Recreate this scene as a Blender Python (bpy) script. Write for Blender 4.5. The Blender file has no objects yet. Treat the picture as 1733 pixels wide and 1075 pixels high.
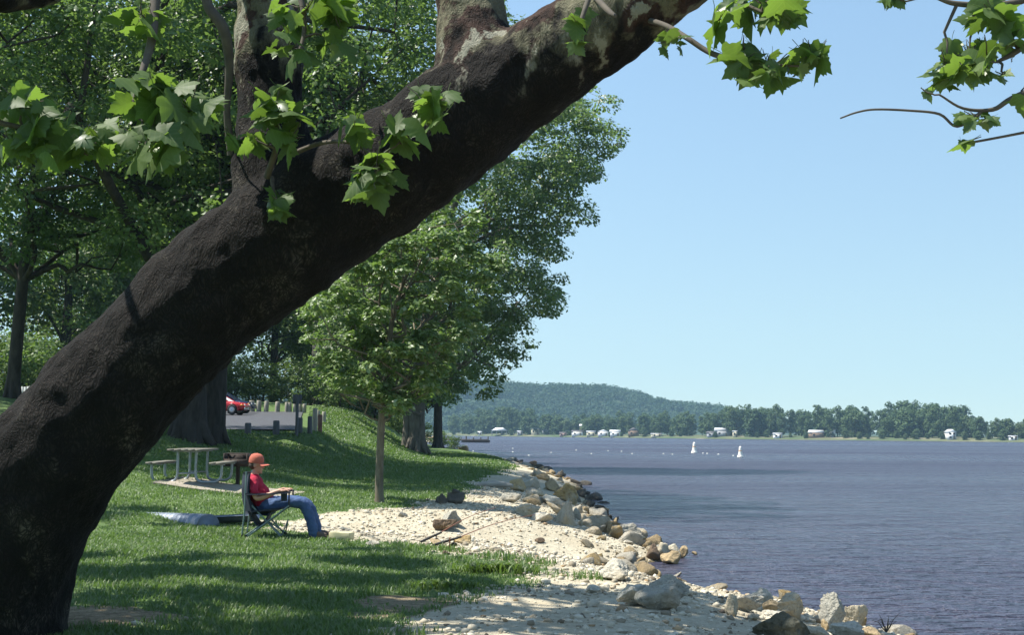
import bpy, math, random
import numpy as np
from mathutils import Vector, Matrix, noise

PI = math.pi
SC = bpy.context.scene
COL = SC.collection
rnd = random.Random(7)
RNG = np.random.default_rng(7)

# ------------------------------------------------------------------ camera
FPX, CX, CY = 2166.0, 866.5, 537.5          # focal length and centre in photo pixels (1733 x 1075)
CAM = np.array([0.0, 0.0, 1.55])
cam_d = bpy.data.cameras.new('camera')
cam_d.sensor_width = 36.0
cam_d.lens = FPX * 36.0 / 1733.0
cam_d.clip_start = 0.05
cam_d.clip_end = 12000
cam = bpy.data.objects.new('camera', cam_d)
COL.objects.link(cam)
RC = Matrix.Rotation(math.radians(90 + 5.16), 4, 'X') @ Matrix.Rotation(math.radians(0.45), 4, 'Z')
cam.matrix_world = Matrix.Translation(Vector(CAM)) @ RC
SC.camera = cam
RCN = np.array(RC.to_3x3())

# ------------------------------------------------------------------ light
SUN_EL, SUN_AZ = math.radians(62), math.atan2(-1.0, 0.10)   # azimuth from +Y towards +X
SUND = np.array([math.sin(SUN_AZ) * math.cos(SUN_EL), math.cos(SUN_AZ) * math.cos(SUN_EL), math.sin(SUN_EL)])
world = bpy.data.worlds.new('World')
SC.world = world
world.use_nodes = True
wn = world.node_tree
sky = wn.nodes.new('ShaderNodeTexSky')
sky.sky_type = 'NISHITA'
sky.sun_disc = False
sky.sun_elevation = SUN_EL
sky.sun_rotation = SUN_AZ
sky.air_density = 2.0
sky.dust_density = 0.4
sky.ozone_density = 5.0
bg = wn.nodes['Background']
bg.inputs['Strength'].default_value = 0.092
# thick summer air: the band near the horizon is as even as a few degrees higher up
sky_tc = wn.nodes.new('ShaderNodeTexCoord')
sky_up = wn.nodes.new('ShaderNodeVectorMath'); sky_up.operation = 'ADD'
sky_up.inputs[1].default_value = (0, 0, 0.135)
sky_n = wn.nodes.new('ShaderNodeVectorMath'); sky_n.operation = 'NORMALIZE'
wn.links.new(sky_tc.outputs['Generated'], sky_up.inputs[0])
wn.links.new(sky_up.outputs[0], sky_n.inputs[0])
wn.links.new(sky_n.outputs[0], sky.inputs['Vector'])
wn.links.new(sky.outputs[0], bg.inputs['Color'])
sun_d = bpy.data.lights.new('sun', 'SUN')
sun_d.energy = 4.8
sun_d.angle = math.radians(0.53)
sun_d.color = (1.0, 0.955, 0.87)
sun = bpy.data.objects.new('sun', sun_d)
COL.objects.link(sun)
sun.rotation_euler = Vector(SUND).to_track_quat('Z', 'Y').to_euler()
vs = SC.view_settings
SC.display_settings.display_device = 'sRGB'
vs.view_transform = 'Standard'
vs.look = 'None'
vs.exposure = 0.95
vs.gamma = 1.0
vs.use_curve_mapping = False
cy = SC.cycles
cy.max_bounces = 6
cy.diffuse_bounces = 3
cy.glossy_bounces = 2
cy.transmission_bounces = 3
cy.transparent_max_bounces = 6
cy.volume_bounces = 1
cy.caustics_reflective = False
cy.caustics_refractive = False
cy.sample_clamp_indirect = 6.0

# ------------------------------------------------------------------ helpers
def ray(px, py):
    v = RCN @ np.array([(px - CX) / FPX, -(py - CY) / FPX, -1.0])
    return v / v[1]

def at(px, py, d):
    return CAM + ray(px, py) * d

def project(P):
    P = np.atleast_2d(P)
    q = (P - CAM) @ RCN
    w = -q[:, 2]
    w = np.where(w < 0.05, 1e-3, w)
    return CX + FPX * q[:, 0] / w, CY - FPX * q[:, 1] / w, -q[:, 2]

def nodes(name):
    m = bpy.data.materials.new(name)
    m.use_nodes = True
    nt = m.node_tree
    return m, nt, nt.nodes['Principled BSDF']

def N(nt, typ, **kw):
    n = nt.nodes.new(typ)
    for k, v in kw.items():
        if k in n.inputs:
            n.inputs[k].default_value = v
        else:
            setattr(n, k, v)
    return n

def ramp(nt, src, stops):
    r = nt.nodes.new('ShaderNodeValToRGB')
    cr = r.color_ramp
    while len(cr.elements) < len(stops):
        cr.elements.new(0.5)
    for e, (p, c) in zip(cr.elements, stops):
        e.position = p
        e.color = (c[0], c[1], c[2], 1) if not isinstance(c, (int, float)) else (c, c, c, 1)
    nt.links.new(src, r.inputs[0])
    return r.outputs[0]

def mixc(nt, fac, a, b, mode='MIX'):
    n = nt.nodes.new('ShaderNodeMix')
    n.data_type = 'RGBA'
    n.blend_type = mode
    for i, s in ((0, fac), (6, a), (7, b)):
        if hasattr(s, 'node'):
            nt.links.new(s, n.inputs[i])
        else:
            n.inputs[i].default_value = s if i == 0 else (s[0], s[1], s[2], 1)
    return n.outputs[2]

def coords(nt, scale=(1, 1, 1), kind='Object'):
    tc = nt.nodes.new('ShaderNodeTexCoord')
    mp = nt.nodes.new('ShaderNodeMapping')
    mp.inputs['Scale'].default_value = scale
    nt.links.new(tc.outputs[kind], mp.inputs[0])
    return mp.outputs[0]

def tex(nt, vec, scale, detail=4, rough=0.55, typ='ShaderNodeTexNoise'):
    n = nt.nodes.new(typ)
    n.inputs['Scale'].default_value = scale
    if typ == 'ShaderNodeTexNoise':
        n.inputs['Detail'].default_value = detail
        n.inputs['Roughness'].default_value = rough
    nt.links.new(vec, n.inputs['Vector'])
    return n.outputs[0]

def bump(nt, bs, h, strength=0.5, dist=0.02, prev=None):
    b = nt.nodes.new('ShaderNodeBump')
    b.inputs['Strength'].default_value = strength
    b.inputs['Distance'].default_value = dist
    nt.links.new(h, b.inputs['Height'])
    if prev is not None:
        nt.links.new(prev, b.inputs['Normal'])
    nt.links.new(b.outputs[0], bs.inputs['Normal'])
    return b.outputs[0]

def simple(name, c1, c2=None, scale=6, rough=0.8, bstr=0.0, bdist=0.01, metal=0.0, bscale=None, spec=0.5, kind='Object', stretch=(1, 1, 1)):
    m, nt, bs = nodes(name)
    bs.inputs['Roughness'].default_value = rough
    bs.inputs['Metallic'].default_value = metal
    bs.inputs['Specular IOR Level'].default_value = spec
    v = coords(nt, stretch, kind)
    c2 = c2 or tuple(x * 0.8 for x in c1)
    t = tex(nt, v, scale)
    nt.links.new(ramp(nt, t, [(0.3, c1), (0.7, c2)]), bs.inputs['Base Color'])
    if bstr:
        bump(nt, bs, tex(nt, v, bscale or scale * 4), bstr, bdist)
    return m

def leafmat(name, stops, trans=0.35, tcol=(0.10, 0.20, 0.02), rough=0.45, spec=0.4, objvar=False):
    m, nt, bs = nodes(name)
    g = nt.nodes.new('ShaderNodeNewGeometry')
    src = g.outputs['Random Per Island']
    if objvar:
        oi = nt.nodes.new('ShaderNodeObjectInfo')
        a = N(nt, 'ShaderNodeMath', operation='MULTIPLY')
        a.inputs[1].default_value = 0.35
        nt.links.new(src, a.inputs[0])
        b = N(nt, 'ShaderNodeMath', operation='MULTIPLY_ADD')
        b.inputs[1].default_value = 0.65
        nt.links.new(oi.outputs['Random'], b.inputs[0])
        nt.links.new(a.outputs[0], b.inputs[2])
        src = b.outputs[0]
    c = ramp(nt, src, stops)
    nt.links.new(c, bs.inputs['Base Color'])
    bs.inputs['Roughness'].default_value = rough
    bs.inputs['Specular IOR Level'].default_value = spec
    tr = nt.nodes.new('ShaderNodeBsdfTranslucent')
    tr.inputs['Color'].default_value = (*tcol, 1)
    mx = nt.nodes.new('ShaderNodeMixShader')
    mx.inputs[0].default_value = trans
    nt.links.new(bs.outputs[0], mx.inputs[1])
    nt.links.new(tr.outputs[0], mx.inputs[2])
    nt.links.new(mx.outputs[0], nt.nodes['Material Output'].inputs[0])
    return m

def barkmat(name, c1, c2, c3, scale=5, stretch=(1, 1, 0.25), bstr=0.8, bdist=0.05):
    m, nt, bs = nodes(name)
    v = coords(nt, stretch)
    a = tex(nt, v, scale, 6, 0.65)
    b = tex(nt, v, scale * 3.3, 4, 0.6)
    big = tex(nt, coords(nt), 0.9, 3)
    c = mixc(nt, ramp(nt, a, [(0.35, 0.0), (0.65, 1.0)]), c1, c2)
    c = mixc(nt, ramp(nt, big, [(0.5, 0.0), (0.75, 1.0)]), c, c3)
    nt.links.new(c, bs.inputs['Base Color'])
    bs.inputs['Roughness'].default_value = 0.95
    bs.inputs['Specular IOR Level'].default_value = 0.15
    n1 = bump(nt, bs, a, bstr, bdist)
    bump(nt, bs, b, bstr * 0.7, bdist * 0.4, n1)
    return m

def mk_mesh(name, V, F, mat=None, smooth=False):
    V = np.ascontiguousarray(V, dtype=np.float32)
    F = np.ascontiguousarray(F, dtype=np.int32)
    me = bpy.data.meshes.new(name)
    k = F.shape[1]
    me.vertices.add(len(V))
    me.vertices.foreach_set('co', V.ravel())
    me.loops.add(F.size)
    me.loops.foreach_set('vertex_index', F.ravel())
    me.polygons.add(len(F))
    me.polygons.foreach_set('loop_start', np.arange(len(F), dtype=np.int32) * k)
    if smooth:
        me.polygons.foreach_set('use_smooth', np.ones(len(F), dtype=bool))
    me.update(calc_edges=True)
    if mat:
        me.materials.append(mat)
    return me

def link(name, data, parent=None, loc=None, rotz=0.0):
    o = bpy.data.objects.new(name, data)
    COL.objects.link(o)
    if parent is not None:
        o.parent = parent
    if loc is not None:
        o.location = [float(q) for q in loc]
    if rotz:
        o.rotation_euler = (0, 0, rotz)
    return o

def tag(o, label=None, cat=None, group=None, kind=None):
    if label: o['label'] = label
    if cat: o['category'] = cat
    if group: o['group'] = group
    if kind: o['kind'] = kind
    return o

def thing(name, label, cat, loc, rotz=0.0, group=None):
    return tag(link(name, None, None, loc, rotz), label, cat, group)

def copy_tree(o, parent=None):
    c = o.copy()
    COL.objects.link(c)
    c.parent = parent
    for ch in list(o.children):
        copy_tree(ch, c)
    return c

def basis(t):
    t = t / (np.linalg.norm(t) + 1e-9)
    a = np.array([0, 0, 1.0]) if abs(t[2]) < 0.9 else np.array([1.0, 0, 0])
    u = np.cross(a, t); u /= np.linalg.norm(u)
    return t, u, np.cross(t, u)

def spline(pts, n):
    """Catmull-Rom through rows of pts (any number of columns), n samples per span"""
    P = np.array(pts, float)
    P = np.vstack([2 * P[0] - P[1], P, 2 * P[-1] - P[-2]])
    out = []
    for i in range(1, len(P) - 2):
        for t in np.linspace(0, 1, n, endpoint=False):
            a, b, c, d = P[i - 1], P[i], P[i + 1], P[i + 2]
            out.append(0.5 * (2 * b + (c - a) * t + (2 * a - 5 * b + 4 * c - d) * t * t + (3 * b - 3 * c + d - a) * t ** 3))
    out.append(P[-2])
    return np.array(out)

class MB:
    def __init__(s):
        s.V, s.F, s.n = [], [], 0
    def add(s, V, F):
        V = np.asarray(V, float); F = np.asarray(F, int)
        if F.shape[1] == 4:
            F = np.vstack([F[:, [0, 1, 2]], F[:, [0, 2, 3]]])
        s.V.append(V); s.F.append(F + s.n); s.n += len(V)
        return s
    def box(s, c, size, rot=None, taper=1.0):
        x, y, z = [q / 2 for q in size]
        V = np.array([[-x, -y, -z], [x, -y, -z], [x, y, -z], [-x, y, -z],
                      [-x * taper, -y * taper, z], [x * taper, -y * taper, z], [x * taper, y * taper, z], [-x * taper, y * taper, z]])
        if rot is not None:
            V = V @ np.array(rot).T
        return s.add(V + np.array(c), [[0, 3, 2, 1], [4, 5, 6, 7], [0, 1, 5, 4], [1, 2, 6, 5], [2, 3, 7, 6], [3, 0, 4, 7]])
    def tube(s, pts, r, n=8, caps=True, flat=None):
        P = np.array(pts, float)
        m = len(P)
        R = np.broadcast_to(np.array(r, float), (m,))
        T = np.gradient(P, axis=0)
        t, u, w = basis(T[0])
        V = []
        ang = np.arange(n) * 2 * PI / n
        for i in range(m):
            ti = T[i] / (np.linalg.norm(T[i]) + 1e-9)
            u = u - ti * np.dot(u, ti); u /= (np.linalg.norm(u) + 1e-9)
            w = np.cross(ti, u)
            V.append(P[i] + R[i] * (np.cos(ang)[:, None] * u + np.sin(ang)[:, None] * w * (flat or 1.0)))
        V = np.vstack(V)
        i, j = np.meshgrid(np.arange(m - 1), np.arange(n), indexing='ij')
        a = (i * n + j).ravel(); b = (i * n + (j + 1) % n).ravel()
        F = np.stack([a, b, b + n, a + n], 1)
        s.add(V, F)
        if caps:
            k = s.n - len(V)
            for base, c, flip in ((0, P[0], True), ((m - 1) * n, P[-1], False)):
                idx = base + np.arange(n)
                V2 = np.vstack([V[idx], c])
                f = np.stack([np.arange(n), (np.arange(n) + 1) % n, np.full(n, n)], 1)
                s.add(V2, f[:, ::-1] if flip else f)
        return s
    def lathe(s, prof, n=16, c=(0, 0, 0), axis='z'):
        P = np.array(prof, float)
        ang = np.arange(n) * 2 * PI / n
        V = np.stack([np.outer(P[:, 0], np.cos(ang)), np.outer(P[:, 0], np.sin(ang)), np.repeat(P[:, 1][:, None], n, 1)], -1).reshape(-1, 3)
        if axis == 'y':
            V = V[:, [0, 2, 1]] * np.array([1, 1, -1])
        if axis == 'x':
            V = V[:, [2, 1, 0]]
        m = len(P)
        i, j = np.meshgrid(np.arange(m - 1), np.arange(n), indexing='ij')
        a = (i * n + j).ravel(); b = (i * n + (j + 1) % n).ravel()
        return s.add(V + np.array(c), np.stack([a, b, b + n, a + n], 1))
    def ell(s, c, r, n=12, m=8, rot=None):
        th = np.linspace(0, PI, m + 1)
        ang = np.arange(n) * 2 * PI / n
        V = np.stack([np.outer(np.sin(th), np.cos(ang)), np.outer(np.sin(th), np.sin(ang)), np.repeat(np.cos(th)[:, None], n, 1)], -1).reshape(-1, 3)
        V = V * np.array(r)
        if rot is not None:
            V = V @ np.array(rot).T
        i, j = np.meshgrid(np.arange(m), np.arange(n), indexing='ij')
        a = (i * n + j).ravel(); b = (i * n + (j + 1) % n).ravel()
        return s.add(V + np.array(c), np.stack([a, a + n, b + n, b], 1))
    def grid(s, fn, nu, nv):
        u, v = np.meshgrid(np.linspace(0, 1, nu), np.linspace(0, 1, nv), indexing='ij')
        V = np.array([fn(a, b) for a, b in zip(u.ravel(), v.ravel())])
        i, j = np.meshgrid(np.arange(nu - 1), np.arange(nv - 1), indexing='ij')
        a = (i * nv + j).ravel()
        return s.add(V, np.stack([a, a + 1, a + nv + 1, a + nv], 1))
    def sheet(s, fn, nu, nv, th):
        """a solid sheet: two grids th apart plus a rim"""
        u, v = np.meshgrid(np.linspace(0, 1, nu), np.linspace(0, 1, nv), indexing='ij')
        V = np.array([fn(a, b) for a, b in zip(u.ravel(), v.ravel())])
        G = V.reshape(nu, nv, 3)
        nr = np.cross(np.gradient(G, axis=0).reshape(-1, 3), np.gradient(G, axis=1).reshape(-1, 3))
        nr /= np.linalg.norm(nr, axis=1)[:, None] + 1e-9
        i, j = np.meshgrid(np.arange(nu - 1), np.arange(nv - 1), indexing='ij')
        a = (i * nv + j).ravel()
        Q = np.stack([a, a + 1, a + nv + 1, a + nv], 1)
        k = nu * nv
        rim = [*(range(nv)), *((i * nv + nv - 1) for i in range(1, nu)), *((nu - 1) * nv + j for j in range(nv - 2, -1, -1)), *(i * nv for i in range(nu - 2, 0, -1))]
        rf = [[rim[q], rim[(q + 1) % len(rim)], rim[(q + 1) % len(rim)] + k, rim[q] + k] for q in range(len(rim))]
        return s.add(np.vstack([V + nr * th / 2, V - nr * th / 2]), np.vstack([Q, Q[:, ::-1] + k, np.array(rf)]))
    def prism(s, poly, y0, y1):
        """polygon in x,z extruded along y (fan caps: keep it star-shaped about its centroid)"""
        P = np.array(poly, float); n = len(P)
        c = P.mean(0)
        V = np.vstack([np.c_[P[:, 0], np.full(n, y0), P[:, 1]], np.c_[P[:, 0], np.full(n, y1), P[:, 1]], [[c[0], y0, c[1]], [c[0], y1, c[1]]]])
        F = []
        for i in range(n):
            j = (i + 1) % n
            F += [[i, j, 2 * n], [j + n, i + n, 2 * n + 1], [i, i + n, j + n], [i, j + n, j]]
        return s.add(V, F)
    def arr(s):
        return np.vstack(s.V), np.vstack(s.F)
    def mesh(s, name, mat=None, smooth=False):
        V, F = s.arr()
        return mk_mesh(name, V, F, mat, smooth)
    def build(s, name, mat, parent=None, smooth=False, loc=None, rotz=0.0):
        return link(name, s.mesh(name, mat, smooth), parent, loc, rotz)

def remeshed(mb, name, voxel, mat, smooth_it=4, fac=0.5):
    me = mb.mesh(name + '_raw')
    o = bpy.data.objects.new(name + '_raw', me)
    COL.objects.link(o)
    r = o.modifiers.new('r', 'REMESH'); r.mode = 'VOXEL'; r.voxel_size = voxel
    if smooth_it:
        q = o.modifiers.new('s', 'SMOOTH'); q.factor = fac; q.iterations = smooth_it
    dg = bpy.context.evaluated_depsgraph_get()
    out = bpy.data.meshes.new_from_object(o.evaluated_get(dg))
    bpy.data.objects.remove(o)
    bpy.data.meshes.remove(me)
    out.name = name
    out.materials.clear()
    out.materials.append(mat)
    out.polygons.foreach_set('use_smooth', np.ones(len(out.polygons), dtype=bool))
    return out

# ------------------------------------------------------------------ terrain function
WATER = -0.9
SH = np.array([(-400, 12), (-60, 9), (0, 7.2), (10, 5.7), (14, 5.1), (15.8, 4.7), (17.4, 3.9), (18.5, 3.3), (19.4, 2.75), (22.5, 2.7), (24, 2.35), (25.4, 3.2),
               (28, 3.3), (32, 3.15), (39, 2.75), (50, 3.1), (62, 3.4), (80, 2.4), (104, .7), (129, -2.1), (171, -7.6), (230, -14), (300, -24), (322, -23),
               (331, -18), (345, -18), (365, -32), (420, -60), (900, -200)])
def sstep(t):
    t = np.clip(t, 0, 1)
    return t * t * (3 - 2 * t)
def shore(y):
    return np.interp(y, SH[:, 0], SH[:, 1])
LOT = dict(y0=57.5, y1=94.0)
def lot_right(y):
    return -9.6 - (y - 57.5) * 0.155
def lot_z(y):
    return 1.62 + (y - 57.5) * 0.037
def vnoise(x, y, s, seed=0):
    return (np.sin(x * s * 1.3 + seed + 1.7 * np.sin(y * s * 0.7 + seed)) + np.sin(y * s * 1.1 + 2.1 * seed + 1.3 * np.sin(x * s * 0.9 - seed))) * 0.5
def gully(x, y):
    yc = 23.0 + 0.25 * np.sin(x * 0.9)
    w = 1.0 + 0.6 * sstep((x + 3.6) / 1.5)
    return np.exp(-((y - yc) / w) ** 2) * sstep((x + 5.4) / 1.2) * (1 - sstep((x - 1.0) / 1.6))
def height(x, y):
    x = np.asarray(x, float); y = np.asarray(y, float)
    s = shore(y) - x + 0.12 * vnoise(x, y, 2.2, 3)
    prof = np.interp(s, [-60, -5, -1, 0, .8, 2, 3.5, 5, 8], [-4, -2.1, -1.3, -.92, -.66, -.36, -.1, -.02, 0])
    A = np.interp(y, [0, 15, 19, 29, 40, 54, 75, 95, 150, 400], [0, .05, .12, .85, 1.05, 1.25, 2.5, 3.3, 3.8, 5])
    s0 = np.interp(y, [10, 20, 30, 54, 85, 120], [5, 5, 6, 7, 7, 6])
    w = np.interp(y, [20, 30, 54, 75, 100], [12, 10, 9, 8, 8])
    h = prof + A * sstep((s - s0) / w) + np.interp(y, [20, 48, 66, 100], [0, .2, .10, .07]) * np.clip(s - 14, 0, 8)
    h = h - 0.26 * gully(x, y)
    h = h + 0.02 * vnoise(x, y, 1.1, 1) + 0.012 * vnoise(x, y, 3.1, 2)
    # the lot is cut level into the slope
    e = np.maximum(np.maximum(LOT['y0'] - y, y - LOT['y1']), np.maximum(x - lot_right(y), -21.5 - x))
    m = 1 - sstep((e - 0.2) / 2.2)
    h = h * (1 - m) + (lot_z(y) - 0.07) * m
    return h
def ground_at(px, py, dmax=400):
    r = ray(px, py)
    d = 5.0
    prev = None
    while d < dmax:
        p = CAM + r * d
        g = p[2] - max(float(height(p[0], p[1])), WATER)
        if g <= 0:
            a, b = prev, d
            for _ in range(25):
                m = (a + b) / 2
                p = CAM + r * m
                if p[2] - max(float(height(p[0], p[1])), WATER) > 0: a = m
                else: b = m
            p = CAM + r * b
            return np.array([p[0], p[1], max(float(height(p[0], p[1])), WATER)])
        prev = d
        d *= 1.012
    return CAM + r * dmax
def hz(x, y):
    return float(height(x, y))

def grass_mask(x, y):
    """1 on lawn, 0 on bare gravel: the ragged edge between the two"""
    s = shore(y) - x
    edge = np.interp(y, [0, 10, 11.5, 13, 14, 15.5, 17, 18.3, 19.4, 20.4, 23, 25.5, 28.5, 31, 36, 45, 60, 90, 130, 200],
                        [6.6, 6.7, 6.3, 5.6, 4.9, 4.4, 4.6, 5.0, 5.6, 6.5, 6.3, 6.0, 5.6, 4.7, 4.2, 4.1, 3.4, 2.4, 1.6, 1.5])
    n = 0.30 * vnoise(x, y, 1.4, 5) + 0.2 * vnoise(x, y, 3.7, 8) + 0.1 * vnoise(x, y, 8.0, 4)
    n = n + .12 * vnoise(x, y, 17., 3)
    m = sstep((s - edge + n * 1.3) / 0.8 + 0.5)
    g = gully(x, y)
    m = m * (1 - sstep((g - 0.35) / 0.3))
    # worn dirt round the foot of the sycamore and a trodden patch at the edge of the lawn
    d1 = ((x + 4.2) / 1.7) ** 2 + ((y - 10.6) / 0.75) ** 2
    d2 = ((x + 1.15) / 0.45) ** 2 + ((y - 11.6) / 0.9) ** 2
    m = m * sstep((d1 + n * 1.6 - 0.55) / 0.9) * sstep((d2 + n * 2.2 - 0.5) / 1.0)
    return m
def dirt_mask(x, y):
    n = 0.4 * vnoise(x, y, 2.4, 5)
    d1 = ((x + 4.2) / 2.1) ** 2 + ((y - 10.6) / 1.0) ** 2
    d2 = ((x + 1.15) / 0.7) ** 2 + ((y - 11.6) / 1.2) ** 2
    d3 = ((x + 10.2) / 2.2) ** 2 + ((y - 55.8) / 1.4) ** 2
    return np.maximum(np.maximum(1 - sstep((d1 + n - 0.6) / 0.6), 1 - sstep((d2 + n - 0.5) / 0.6)), 1 - sstep((d3 + n - 0.6) / 0.6))

# ------------------------------------------------------------------ setting: ground, lot, water, far shore, hill
def axis_steps(a, b, c0, c1, fine, growth, mx=60):
    """coordinates from a to b: step fine inside [c0, c1], growing outside"""
    mid = list(np.arange(c0, c1, fine))
    lo, st, q = [], fine, c0
    while q > a:
        st = min(st * growth, mx); q -= st; lo.append(q)
    hi, st, q = [], fine, mid[-1]
    while q < b:
        st = min(st * growth, mx); q += st; hi.append(q)
    return np.array(lo[::-1] + mid + hi)
gx = axis_steps(-1500, 420, -6.0, 6.0, 0.10, 1.035)
gy = axis_steps(-400, 1500, 8.5, 31, 0.10, 1.02)
GX, GY = np.meshgrid(gx, gy, indexing='ij')
GZ = height(GX, GY)
ii, jj = np.meshgrid(np.arange(len(gx) - 1), np.arange(len(gy) - 1), indexing='ij')
aa = (ii * len(gy) + jj).ravel()
Q = np.stack([aa, aa + len(gy), aa + len(gy) + 1, aa + 1], 1)

gm, nt, bs = nodes('ground_mat')
def attr(nt, nm):
    a = nt.nodes.new('ShaderNodeAttribute'); a.attribute_name = nm
    return a.outputs['Fac']
v = coords(nt)
nf = tex(nt, v, 9, 6, 0.7); nm_ = tex(nt, v, 1.3, 4); nb = tex(nt, v, 42, 3)
grav = mixc(nt, ramp(nt, nf, [(0.3, 0), (0.7, 1)]), (0.34, 0.30, 0.215), (0.57, 0.515, 0.385))
grav = mixc(nt, ramp(nt, nm_, [(0.45, 0), (0.75, 1)]), grav, (0.40, 0.34, 0.235))
grav = mixc(nt, ramp(nt, nb, [(0.25, 1), (0.42, 0)]), grav, (0.25, 0.22, 0.17))
dirt = mixc(nt, ramp(nt, nf, [(.3, 0), (.7, 1)]), (0.10, 0.075, 0.045), (0.34, 0.27, 0.17))
dirt = mixc(nt, ramp(nt, nb, [(.55, 0), (.7, 1)]), dirt, (0.06, 0.075, 0.03))
gra = mixc(nt, ramp(nt, nf, [(0.3, 0), (0.7, 1)]), (0.060, 0.105, 0.030), (0.10, 0.155, 0.050))
gra = mixc(nt, ramp(nt, nm_, [(0.4, 0), (0.8, 1)]), gra, (0.12, 0.165, 0.058))
def crisp(nt, fac):
    a = N(nt, 'ShaderNodeMath', operation='MULTIPLY_ADD'); a.inputs[1].default_value = 0.5; a.inputs[2].default_value = -0.25
    nt.links.new(nf, a.inputs[0])
    b = N(nt, 'ShaderNodeMath', operation='ADD', use_clamp=True)
    nt.links.new(a.outputs[0], b.inputs[0]); nt.links.new(fac, b.inputs[1])
    return ramp(nt, b.outputs[0], [(0.38, 0), (0.62, 1)])
grav = mixc(nt, crisp(nt, attr(nt, 'tan')), grav, mixc(nt, nm_, (0.34, 0.26, 0.15), (0.50, 0.41, 0.26)))
base = mixc(nt, crisp(nt, attr(nt, 'dirt')), grav, dirt)
base = mixc(nt, crisp(nt, attr(nt, 'grass')), base, gra)
base = mixc(nt, attr(nt, 'wet'), base, (0.13, 0.105, 0.06))
nt.links.new(base, bs.inputs['Base Color'])
bs.inputs['Roughness'].default_value = 0.95
bs.inputs['Specular IOR Level'].default_value = 0.2
n1 = bump(nt, bs, nf, 0.8, 0.05)
bump(nt, bs, nb, 0.6, 0.02, n1)
ground_me = mk_mesh('ground', np.stack([GX, GY, GZ], -1).reshape(-1, 3), Q, gm, True)
for nme, val in (('grass', grass_mask(GX, GY)), ('tan', .55 * (1 - sstep((shore(GY) - GX - .4 + .8 * vnoise(GX, GY, 1.3, 7)) / 1.0)) * sstep((GY - 12) / 4)), ('dirt', dirt_mask(GX, GY)), ('wet', 1 - sstep((GZ - (-0.90)) / 0.10))):
    at_ = ground_me.attributes.new(nme, 'FLOAT', 'POINT')
    at_.data.foreach_set('value', np.ascontiguousarray(val.ravel(), dtype=np.float32))
ground = tag(link('ground', ground_me), kind='structure')

asph = simple('asphalt', (0.042, 0.044, 0.052), (0.066, 0.068, 0.076), 3, 0.85, 0.4, 0.01, bscale=60)
ly = np.linspace(57.5, 94, 40); lu = np.linspace(0, 1, 24)
LY, LU = np.meshgrid(ly, lu, indexing='ij')
LX = lot_right(LY) * (1 - LU) + (-21.2) * LU
a_ = (np.meshgrid(np.arange(39), np.arange(23), indexing='ij')[0] * 24 + np.meshgrid(np.arange(39), np.arange(23), indexing='ij')[1]).ravel()
tag(link('parking_lot', mk_mesh('parking_lot', np.stack([LX, LY, lot_z(LY)], -1).reshape(-1, 3), np.stack([a_, a_ + 1, a_ + 25, a_ + 24], 1), asph)), kind='structure')

wm, nt, bs = nodes('lake_water')
bs.inputs['Base Color'].default_value = (0.054, 0.053, 0.084, 1)
bs.inputs['Roughness'].default_value = 0.16
bs.inputs['IOR'].default_value = 1.333
bs.inputs['Specular IOR Level'].default_value = 0.48
w1 = tex(nt, coords(nt, (0.8, 1.5, 1)), 2.6, 4, 0.65)
w2 = tex(nt, coords(nt, (0.6, 1.4, 1)), 0.55, 4, 0.65)
w3 = tex(nt, coords(nt, (0.012, 0.035, 1)), 1.0, 3, 0.5)
n1 = bump(nt, bs, w1, 1.0, 0.55)
w4 = tex(nt, coords(nt, (0.07, 0.16, 1)), 1.0, 5, 0.7)
n2 = bump(nt, bs, w2, 1.0, 0.95, n1)
n2 = bump(nt, bs, w4, 1.0, 2.0, n2)
nt.links.new(ramp(nt, w3, [(0.35, 0.24), (0.65, 0.40)]), bs.inputs['Roughness'])
tag(link('water', mk_mesh('water', [[-1400, -380, WATER], [4200, -380, WATER], [4200, 1600, WATER], [-1400, 1600, WATER]], [[0, 1, 2, 3]], wm)), kind='structure')

# far shore: a low bank that bears the tree line, with the wooded hill behind it
FS = [(-1400, 1160), (-250, 1040), (-40, 960), (0, 880), (60, 800), (130, 690), (240, 590), (420, 470), (800, 330), (4200, -200)]
FSx, FSy = np.array(FS).T
def far_y(x):
    return np.interp(x, FSx, FSy)
def hill_h(x, y):
    t = 0.93 * np.interp(x, [-1400, -400, -150, -60, 30, 110, 150, 190, 232, 258, 300, 420, 4200], [60, 62, 66, 64, 58, 58, 50, 37, 33, 30, 14, 3, 2])
    rise = sstep((y - (1330 - 0.0 * x)) / 240.0)
    return t * rise + 3.0 * vnoise(x, y, 0.011, 2) * rise
fx = axis_steps(-1400, 4200, -60, 300, 6, 1.06, 200)
fyv = np.concatenate([[0, .6, 1.5, 6, 20, 60], np.linspace(120, 1600, 60)])
FX, FV = np.meshgrid(fx, fyv, indexing='ij')
FY = far_y(FX) + FV
FZ = WATER + np.interp(FV, [0, .6, 1.5, 6, 20, 60, 5000], [-0.4, .15, .5, 1.0, 1.6, 2.2, 2.4]) + hill_h(FX, FY)
i2, j2 = np.meshgrid(np.arange(len(fx) - 1), np.arange(len(fyv) - 1), indexing='ij')
a2 = (i2 * len(fyv) + j2).ravel()
forest_floor = simple('forest_floor', (0.022, 0.045, 0.022), (0.035, 0.06, 0.028), .05, 1)
fm, nt, bs = nodes('far_bank')
v = coords(nt, (0.05, 0.05, 1))
nt.links.new(ramp(nt, tex(nt, v, 1.0, 4), [(0.40, (0.055, 0.085, 0.03)), (0.60, (0.12, 0.12, 0.06)), (0.72, (0.32, 0.28, 0.19))]), bs.inputs['Base Color'])
bs.inputs['Roughness'].default_value = 1
fq = np.stack([a2, a2 + len(fyv), a2 + len(fyv) + 1, a2 + 1], 1)
fp3 = np.stack([FX, FY, FZ], -1).reshape(-1, 3)
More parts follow.
